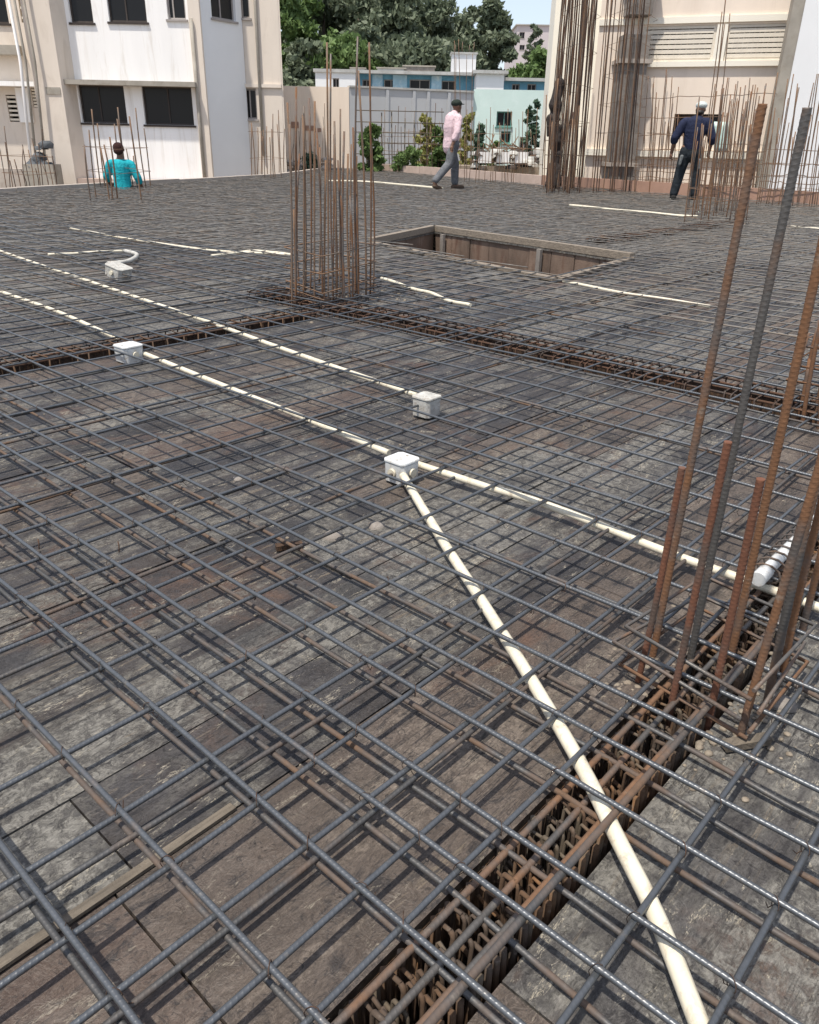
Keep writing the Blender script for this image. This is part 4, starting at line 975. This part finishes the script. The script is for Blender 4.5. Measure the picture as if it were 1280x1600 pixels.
for i, dx in enumerate((-.5, -.1, .3, .55)):
    q2 = q[:2]+HR[:2]*dx; MB().tube([(q2[0], q2[1], z1t+.08), (q2[0]+.02, q2[1], z1t+.5+.15*(i % 2))], .02, 5).build('rod', M['rust_far'], tk)
for (x, y, w_, lab) in ((612, 113, 1.6, 'pale rooftop parapet lump above the blue house'), (655, 110, 1.8, 'brown rooftop shed roof beside the water tank'), (560, 113, .8, 'small white rooftop cistern at the left')):
    q = P(x, y, 52.0); t = thing('rooftop_box', lab, 'rooftop box', (q[0], q[1], q[2]-.35))
    MB().box((q[0], q[1], q[2]-.1), w_, .9, .5, HR).build('box', M['roofw' if x != 655 else 'raw_conc'], t); MB().box((q[0], q[1], q[2]+.19), w_+.15, 1.0, .07, HR).build('cover', M['greybeige'], t)
block_building('pale pinkish far building rising over the trees at the right', 'far_building', (798, 905), 160.0, 20, 40, 'far_hill', roof='roofw', over=.3, windows=((812, 50, 820, 60), (832, 50, 840, 60), (812, 70, 820, 78)))

# ---- foliage
def leaves(mb, centers, radii, n, size, rg):
    """many small leaf faces scattered through lumpy clusters"""
    for c, r in zip(centers, radii):
        k = max(8, int(n*(r[0]*r[2])/(np.mean([q[0]*q[2] for q in radii])*len(radii))))
        d = rg.normal(size=(k, 3)); d /= np.linalg.norm(d, axis=1)[:, None]; rad_ = rg.uniform(0.12, 1.30, (k, 1))**0.75
        p = c+d*rad_*r; a = rg.normal(size=(k, 3)); a /= np.linalg.norm(a, axis=1)[:, None]
        b = np.cross(a, rg.normal(size=(k, 3))); b /= np.linalg.norm(b, axis=1)[:, None]; s = size*rg.uniform(.5, 1.3, (k, 1))
        q = np.stack([p-a*s, p-b*s*.5, p+a*s, p+b*s*.5], 1); base = len(mb.v)
        mb.v.extend(map(tuple, q.reshape(-1, 3)))
        for i in range(k): mb.f.append((base+4*i, base+4*i+1, base+4*i+2, base+4*i+3)); mb.uv.append(((0, 0),)*4); mb.sm.append(False)
def tree(label, px, py_top, d, wpx, mat, n, seed, size=.16, name='broadleaf_tree', zb=-1.0, lowfrac=.25, lobes=26, cat='tree', group=None, conic=0.0):
    rg = np.random.default_rng(seed); top = P(px, py_top, d); base = np.array([top[0], top[1], zb]); H_ = top[2]-zb
    wd = wpx/1400.0*d/2
    o = thing(name, label, cat, base, group); cs, rs_ = [], []
    br = MB(); br.tube([base, base+np.array([.05, .02, H_*.3]), base+np.array([-.05, .1, H_*.6]), base+np.array([0, 0, H_*.85])], wd*.09, 8, r1=wd*.02)
    lobes = lobes*3
    for i in range(lobes):
        t = lowfrac+(.95-lowfrac)*((i+rg.uniform(0, 1))/lobes); prof = math.sin(math.pi*min(.97, max(.22, (t-lowfrac)*.82+.22)))**.55*(1-conic*t)
        a = rg.uniform(0, 2*math.pi); rr_ = wd*prof*rg.uniform(.05, .92)**.7; c = base+np.array([math.cos(a)*rr_, math.sin(a)*rr_, H_*t]); s = wd*rg.uniform(.24, .40)*(1-.3*t)
        cs.append(c); rs_.append(np.array([s, s, s*rg.uniform(.55, .85)]))
        if i % 6 == 0:
            st = base+np.array([0, 0, H_*t*.6]); br.tube([st, (st+c)/2+np.array([0, 0, s*.2]), c], wd*.028, 5, r1=wd*.008)
    br.build('trunk', M['bark'], o)
    m = MB(); leaves(m, cs, rs_, int(n*3.2), size*.95, rg); tag(m.build('crown', M[mat], o), kind='stuff')
    return o
gt = 'row of trees beyond the low houses'
for i, (px_, py_, d, wpx, mt, n, lab) in enumerate((
    (452, -22, 60, 120, 'leaf_mid', 5200, 'mid green tree at the left end of the tree row by the white building'),
    (505, -40, 64, 150, 'leaf_dark', 7000, 'second tree from the left in the far tree row'),
    (560, -34, 66, 150, 'leaf_dark', 7000, 'dark tree above the left end of the blue house'),
    (612, -24, 62, 145, 'leaf_dark', 6500, 'tree above the middle of the blue house'),
    (668, -8, 66, 140, 'leaf_dark', 6500, 'tree just left of the water tank'),
    (718, 8, 70, 90, 'leaf_dark', 5000, 'lower crown between two taller ones behind the tank'),
    (765, -8, 60, 95, 'leaf_dark', 6500, 'dense dark tree right of the water tank'),
    (530, 50, 56, 150, 'leaf_mid', 5500, 'low greener tree in front of the row at left'),
    (640, 62, 57, 170, 'leaf_dark', 5500, 'low dark tree in front of the row above the blue roof'),
    (480, 62, 55, 100, 'leaf_dark', 4500, 'low dark shrub tree beside the white building'),
    (722, 58, 60, 110, 'leaf_dark', 4500, 'low dark tree behind the water tank'),
    (838, 72, 58, 90, 'leaf_mid', 4000, 'short olive tree at the right end of the row'),
    (838, 28, 75, 30, 'leaf_dark', 900, 'thin sparse treetop against the pale far building'),
    (580, 40, 60, 140, 'leaf_dark', 5000, 'bushy tree filling the middle of the row'))):
    tree(lab, px_, py_, d, wpx, mt, n, 40+i, size=.25 if d > 50 else .18, group=gt, lowfrac=.16)
for i, (px_, py_, d, wpx, mt, n, lab, sz) in enumerate((
    (579, 190, 30, 52, 'leaf_mid', 2600, 'dark green bush with brown stems left of the walking worker', .09),
    (668, 176, 33, 44, 'leaf_yellow', 1500, 'yellow green bush against the grey-blue wall', .09),
    (690, 196, 31, 44, 'leaf_mid', 2000, 'leafy green bush just left of the walking worker', .09),
    (734, 168, 32, 34, 'leaf_yellow', 1500, 'tall yellow green shrub just behind the walking worker', .08),
    (752, 188, 31, 34, 'leaf_teal', 1500, 'blue green pointed shrub right of the walking worker', .08),
    (835, 150, 33, 36, 'leaf_teal', 1100, 'blue green branch beside the tall bar bundle', .09),
    (772, 216, 31, 30, 'leaf_mid', 900, 'small bush by the parked scooters', .07),
    (640, 228, 30, 60, 'leaf_mid', 1600, 'low hedge at the foot of the grey-blue wall', .07),
    (483, 238, 31, 50, 'leaf_teal', 900, 'low weeds left of the central bars', .06))):
    tree(lab, px_, py_, d, wpx, mt, n, 80+i, size=sz, name='bush', lowfrac=.1, lobes=16, cat='bush', conic=.5 if i in (4,) else .1)

# heap of scrap between deck and mint building
sh = thing('scrap_heap', 'heap of pale scrap sheets and stones before the mint green building', 'scrap heap', (*P(800, 262, 31)[:2], -1.0))
rr = random.Random(31); m = MB(); m2 = MB(); m3 = MB()
for k in range(120):
    px_ = rr.uniform(742, 845); d = rr.uniform(29.5, 33); q = P(px_, rr.uniform(232, 262), d); lump(rr.choice((m, m2)), q-np.array([0, 0, .15]), rr.uniform(.08, .26), rr, rr.uniform(.4, 1))
for k in range(46):
    q = P(rr.uniform(745, 842), rr.uniform(225, 258), rr.uniform(30, 32)); a = rr.uniform(0, 3.14); m3.tube([q, q+np.array([math.cos(a)*.6, math.sin(a)*.6, rr.uniform(-.2, .4)])], .02, 4)
tag(m.build('stone', M['roofw'], sh), kind='stuff'); tag(m2.build('dark_scrap', M['frame_dark'], sh), kind='stuff'); tag(m3.build('stick', M['rust_far'], sh), kind='stuff')
q = P(795, 268, 31); MB().box((q[0], q[1], -.35), 4.2, 2.0, 1.3, HR).build('mound', M['ground'], sh)
for (x, lab) in ((758, 'leftmost of the three pale sheets leaning on the scrap heap'), (786, 'middle of the three pale sheets leaning on the scrap heap'), (815, 'rightmost of the three pale sheets leaning on the scrap heap')):
    q = P(x, 246, 29.6); o = MB().box((q[0], q[1], q[2]), .45, .04, .35, HR+HF*rr.uniform(-.4, .4)).build('scrap_sheet', M['tank']); tag(o, lab, 'sheet', 'pale scrap sheets')
# low rubble and timber left of the central bars
m = MB()
for k in range(60):
    q = P(rr.uniform(450, 520), rr.uniform(244, 264), rr.uniform(31, 34)); lump(m, q-np.array([0, 0, .12]), rr.uniform(.07, .2), rr, .6)
tag(m.build('rubble_row', M['curb']), 'row of pale rubble below the cream compound block', 'rubble', kind='stuff')
# bamboo frame before the grey-blue wall
sc_ = thing('bamboo_scaffold', 'light yellowish pole frame standing against the grey-blue wall', 'scaffold', (*P(640, 262, 31.5)[:2], -1.0))
for x in (556, 574, 596, 614, 632, 650, 668, 690):
    a_, b_ = P(x, 262, 31.5), P(x+rr.uniform(-3, 3), rr.uniform(162, 200), 31.5); a_[2] = -1.0
    MB().tube([a_, b_], .022, 6).build('pole', M['timber'], sc_)
for y in (172, 190, 206, 222, 240):
    MB().tube([P(556, y, 31.45), P(694, y+3, 31.45)], .018, 6).build('rail', M['timber'], sc_)

# ================================================================ PEOPLE
def cloth_mat(name, c, var=.25, sc_=9):
    n = N(name); t = n.noise(sc_, 5, .6, dist=1.5)
    n.set(col=n.mix(n.ramp(t, [(.35, 0.), (.65, 1.)]), c, tuple(x*(1-var) for x in c)), rough=.85, spec=.2, normal=n.bump(t, .8, .03)); return n.m
skin = plain('brown_skin', (.16, .085, .055), .15, 10, rough=.55, bump=.05)
hair_m = plain('black_hair', (.018, .014, .012), .3, 60, rough=.5, bump=.5)
def hand(mb, wrist, dirv, side, curl=.5, s=1.0):
    """palm with four bent fingers and a thumb; dirv points from wrist to fingertips"""
    w_ = np.asarray(wrist, float); d = np.asarray(dirv, float); d /= np.linalg.norm(d); sd_ = np.asarray(side, float); sd_ -= d*(sd_ @ d); sd_ /= np.linalg.norm(sd_); nn = np.cross(d, sd_)
    limb(mb, [w_, w_+d*.045*s, w_+d*.085*s], [.025*s, .034*s, .034*s], sx=.8)
    for k, (o_, L, r) in enumerate(((-.030, .068, .0085), (-.010, .078, .009), (.010, .073, .0088), (.029, .058, .0078))):
        b0 = w_+d*.082*s+sd_*o_*s; p1 = b0+(d*math.cos(curl*.5)+nn*math.sin(curl*.5))*L*.45*s; p2 = p1+(d*math.cos(curl*1.3)+nn*math.sin(curl*1.3))*L*.3*s; p3 = p2+(d*math.cos(curl*2)+nn*math.sin(curl*2))*L*.25*s
        limb(mb, [b0, p1, p2, p3], [r*s*1.1, r*s, r*s*.95, r*s*.8], n=8)
    b0 = w_+d*.03*s-sd_*.028*s; limb(mb, [b0, b0+(d*.7-sd_*.6+nn*.3)*.035*s, b0+(d*1.0-sd_*.55+nn*.5)*.055*s], [.013*s, .0105*s, .009*s], n=8)
def head(mb, c, f, s=1.0):
    """skull, jaw, nose, ears, eye sockets; f = facing unit vector (horizontal)"""
    f = np.asarray(f, float); f /= np.linalg.norm(f); r_ = np.array([f[1], -f[0], 0]); u = np.array([0, 0, 1.]); Rm_ = np.stack([r_, f, u], 1); c = np.asarray(c, float)
    blob(mb, c+u*.02, (.076*s, .096*s, .098*s), Rm_, 12); blob(mb, c+f*.032-u*.055, (.056*s, .060*s, .062*s), Rm_)
    blob(mb, c+f*.098-u*.012, (.012, .020, .022), Rm_, 6); blob(mb, c+f*.090-u*.052, (.024, .012, .008), Rm_, 6); blob(mb, c+f*.088+u*.024, (.048, .014, .010), Rm_, 6); blob(mb, c+f*.082-u*.095, (.022, .018, .016), Rm_, 6)
    for sg in (-1, 1):
        blob(mb, c+r_*sg*.077-u*.005-f*.008, (.010, .022, .032), Rm_, 6); blob(mb, c+r_*sg*.032+f*.080+u*.006, (.013, .010, .008), Rm_, 6)
    return Rm_
def basis(base, facing, H=1.0):
    f = np.asarray(facing, float); f /= np.linalg.norm(f); r_ = np.array([f[1], -f[0], 0]); m = np.eye(4); m[:3, 0] = r_*H*1.12; m[:3, 1] = f*H*1.10; m[:3, 2] = np.array([0, 0, 1.])*H; m[:3, 3] = base; return m
X = lambda *a: np.array(a, float)

# -- worker walking, seen from behind-left, in a pale pink shirt (local frame: x right, y forward, z up, 1.75 m tall)
def walker():
    hp = g(703, 294, 0.07)
    o = thing('person', 'worker in pale pink shirt, grey trousers and dark cap walking to the right', 'person', hp)
    B = basis(hp, HR*.86+HF*.50, 1.03)
    b = MB()
    head(b, X(0, .085, 1.61), X(.05, 1, -.12)); limb(b, [X(0, .03, 1.40), X(0, .06, 1.52)], [.062, .055])
    limb(b, [X(0, 0, .95), X(0, .0, 1.15), X(0, .02, 1.35)], [.12, .125, .12], sx=1.15)
    # arms: left swings forward, right back
    limb(b, [X(.185, .02, 1.37), X(.26, -.06, 1.10), X(.25, -.14, .86)], [.055, .043, .029]); hand(b, X(.25, -.14, .86), X(0, -.18, -1), X(0, 1, 0), .5)
    limb(b, [X(-.185, .03, 1.37), X(-.245, .07, 1.11), X(-.235, .26, .92)], [.055, .043, .029]); hand(b, X(-.235, .26, .92), X(.02, .6, -.8), X(0, .8, .6), .5)
    # legs
    limb(b, [X(.09, 0, .92), X(.10, -.10, .50), X(.10, -.42, .13)], [.085, .058, .040]); limb(b, [X(.10, -.42, .12), X(.10, -.40, .05), X(.105, -.30, .02)], [.042, .040, .028])
    limb(b, [X(-.09, .01, .92), X(-.10, .16, .50), X(-.10, .18, .09)], [.085, .058, .040]); limb(b, [X(-.10, .17, .06), X(-.10, .24, .035), X(-.10, .36, .025)], [.042, .040, .028])
    organic('body', b, skin, o, B, .012)
    t = MB()
    limb(t, [X(0, -.01, .86), X(0, 0, 1.02), X(0, -.01, 1.20), X(0, .01, 1.36)], [.155, .158, .162, .155], sx=1.0)
    limb(t, [X(-.15, .02, 1.385), X(.15, .02, 1.385)], [.085, .085]); limb(t, [X(0, .03, 1.42), X(0, .045, 1.485)], [.085, .066]); limb(t, [X(0, -.01, .82), X(0, -.01, .95)], [.165, .16])
    limb(t, [X(.18, .02, 1.37), X(.265, -.06, 1.10), X(.262, -.11, .99)], [.080, .068, .060]); limb(t, [X(-.18, .03, 1.37), X(-.25, .07, 1.11), X(-.245, .15, 1.03)], [.080, .068, .060])
    organic('shirt', t, cloth_mat('pale_pink_shirt', (.66, .50, .53)), o, B, .014)
    t = MB()
    limb(t, [X(0, 0, .80), X(0, 0, .93)], [.150, .145]); limb(t, [X(.09, 0, .88), X(.10, -.10, .50), X(.10, -.40, .17)], [.112, .088, .072]); limb(t, [X(-.09, .01, .88), X(-.10, .16, .50), X(-.10, .18, .12)], [.112, .088, .074])
    organic('trousers', t, cloth_mat('grey_trousers', (.15, .155, .165), .35), o, B, .014)
    t = MB(); blob(t, X(0, .08, 1.665), (.094, .112, .080)); blob(t, X(.01, .19, 1.655), (.065, .065, .010))
    organic('cap', t, cloth_mat('dark_green_cap', (.025, .035, .028)), o, B, .009)
    t = MB(); limb(t, [X(-.10, .14, .02), X(-.10, .36, .015)], [.05, .045]); limb(t, [X(.10, -.43, .05), X(.105, -.29, .0)], [.045, .04])
    organic('sandals', t, cloth_mat('dark_sandals', (.10, .07, .05)), o, B, .011)
walker()
def standing():
    hp = g(1069, 311, 0.07)
    o = thing('person', 'worker with white cap and dark blue shirt standing with his back turned', 'person', hp)
    B = basis(hp, HF*.95+HR*.22, 1.0)
    b = MB()
    head(b, X(.045, .03, 1.60), X(.35, 1, 0)); limb(b, [X(.02, 0, 1.40), X(.035, .02, 1.52)], [.064, .056])
    limb(b, [X(0, 0, .95), X(0, .0, 1.15), X(0, .0, 1.35)], [.12, .13, .13], sx=1.1)
    limb(b, [X(-.20, 0, 1.37), X(-.31, -.02, 1.11), X(-.33, .06, .84)], [.056, .045, .031]); hand(b, X(-.33, .06, .84), X(-.05, .12, -1), X(0, 1, 0), .8)
    limb(b, [X(.20, 0, 1.37), X(.30, -.02, 1.11), X(.30, .10, .88)], [.056, .045, .031]); hand(b, X(.30, .10, .88), X(-.02, .3, -1), X(0, 1, 0), .8)
    limb(b, [X(-.10, 0, .92), X(-.14, .02, .50), X(-.19, 0, .09)], [.088, .060, .042]); limb(b, [X(-.19, -.03, .05), X(-.19, .06, .035), X(-.20, .17, .025)], [.044, .042, .03])
    limb(b, [X(.10, 0, .92), X(.13, .03, .50), X(.16, 0, .09)], [.088, .060, .042]); limb(b, [X(.16, -.03, .05), X(.16, .06, .035), X(.17, .17, .025)], [.044, .042, .03])
    organic('body', b, skin, o, B, .012)
    t = MB()
    limb(t, [X(0, 0, .92), X(0, 0, 1.08), X(0, 0, 1.22), X(0, 0, 1.34)], [.150, .165, .180, .17], sx=1.0)
    limb(t, [X(-.17, 0, 1.385), X(.17, 0, 1.385)], [.088, .088]); limb(t, [X(.01, .01, 1.42), X(.02, .015, 1.475)], [.085, .066])
    limb(t, [X(-.20, 0, 1.36), X(-.315, -.02, 1.11), X(-.32, .0, 1.05)], [.085, .075, .068]); limb(t, [X(.20, 0, 1.36), X(.305, -.02, 1.11), X(.31, .01, 1.05)], [.085, .075, .068])
    organic('shirt', t, cloth_mat('dark_blue_shirt', (.020, .026, .058), .4), o, B, .014)
    t = MB()
    limb(t, [X(0, 0, .82), X(0, 0, .95)], [.150, .145]); limb(t, [X(-.09, 0, .88), X(-.14, .02, .50), X(-.19, 0, .10)], [.112, .090, .076]); limb(t, [X(.09, 0, .88), X(.13, .03, .50), X(.16, 0, .10)], [.112, .090, .076])
    organic('trousers', t, cloth_mat('black_trousers', (.022, .028, .034), .4), o, B, .014)
    t = MB(); blob(t, X(.045, .03, 1.675), (.098, .112, .074)); blob(t, X(.08, .13, 1.655), (.07, .06, .010))
    organic('cap', t, cloth_mat('white_cap', (.55, .60, .58), .3), o, B, .009)
    t = MB(); blob(t, X(.03, -.02, 1.555), (.070, .062, .05)); organic('hair', t, hair_m, o, B, .009)
    t = MB(); limb(t, [X(-.19, -.04, .03), X(-.20, .17, .02)], [.052, .045]); limb(t, [X(.16, -.04, .03), X(.17, .17, .02)], [.052, .045]); organic('shoes', t, cloth_mat('dark_shoes', (.03, .028, .026)), o, B, .011)
    for s_, z_ in ((-.16, .78), (.15, .72)):
        t = MB(); limb(t, [X(s_, -.13, z_), X(s_*1.1, -.13, z_-.14)], [.032, .026]); organic('tool_pouch', t, cloth_mat('grey_pouch', (.16, .17, .17)), o, B, .009)
standing()
def teal():
    hp = P(192, 287, 16.9); hp[2] = -0.90
    pl = thing('work_platform', 'plank platform hidden behind the left curb under the worker in teal', 'platform', (hp[0], hp[1], -1.0))
    MB().box((hp[0], hp[1], -0.93), 2.2, .6, .06, HR).build('plank', M['timber'], pl)
    o = thing('person', 'worker in bright teal shirt seen from the waist up behind the left curb', 'person', hp)
    B = basis(hp, HF*.97-HR*.2, 1.03)
    b = MB()
    head(b, X(.01, .02, 1.60), X(-.35, 1, -.1)); limb(b, [X(.0, 0, 1.38), X(.01, .01, 1.52)], [.058, .050])
    limb(b, [X(0, 0, .95), X(0, .0, 1.15), X(0, .0, 1.35)], [.11, .11, .11], sx=1.1)
    limb(b, [X(-.17, 0, 1.34), X(-.25, .03, 1.12), X(-.24, .18, .98)], [.050, .038, .027]); hand(b, X(-.24, .18, .98), X(.3, 1, -.1), X(0, .1, 1), .8)
    limb(b, [X(.17, 0, 1.34), X(.27, -.03, 1.10), X(.31, .08, .92)], [.050, .038, .027]); hand(b, X(.31, .08, .92), X(.1, .5, -1), X(0, 1, .3), .6)
    limb(b, [X(-.08, 0, .92), X(-.09, .02, .50), X(-.09, 0, .07)], [.085, .058, .040]); limb(b, [X(.08, 0, .92), X(.09, .02, .50), X(.09, 0, .07)], [.085, .058, .040])
    for s_ in (-.09, .09): limb(b, [X(s_, -.03, .05), X(s_, .06, .035), X(s_, .17, .025)], [.040, .038, .028])
    organic('body', b, skin, o, B, .012)
    t = MB()
    limb(t, [X(0, 0, .80), X(0, 0, 1.0), X(0, 0, 1.18), X(0, 0, 1.30)], [.165, .148, .152, .150], sx=1.0)
    limb(t, [X(-.14, 0, 1.35), X(.14, 0, 1.35)], [.082, .082]); limb(t, [X(.0, .01, 1.38), X(.0, .015, 1.44)], [.075, .058])
    limb(t, [X(-.17, 0, 1.34), X(-.25, .03, 1.13), X(-.245, .10, 1.07)], [.078, .068, .062]); limb(t, [X(.17, 0, 1.34), X(.265, -.03, 1.11), X(.28, 0, 1.04)], [.078, .068, .062])
    organic('shirt', t, cloth_mat('bright_teal_shirt', (.02, .40, .46), .35), o, B, .014)
    t = MB(); limb(t, [X(0, 0, .78), X(0, 0, .93)], [.145, .14])
    for s_ in (-.085, .085): limb(t, [X(s_, 0, .88), X(s_, .02, .5), X(s_, 0, .1)], [.11, .09, .08])
    organic('trousers', t, cloth_mat('dark_trousers', (.05, .03, .025)), o, B, .015)
    t = MB(); blob(t, X(.0, .0, 1.635), (.092, .105, .098)); blob(t, X(-.0, -.05, 1.58), (.082, .06, .07)); organic('hair', t, cloth_mat('reddish_black_hair', (.05, .022, .018), .4, 30), o, B, .009)
teal()
# a dim figure working inside the tall bars is only read as dark cloth above
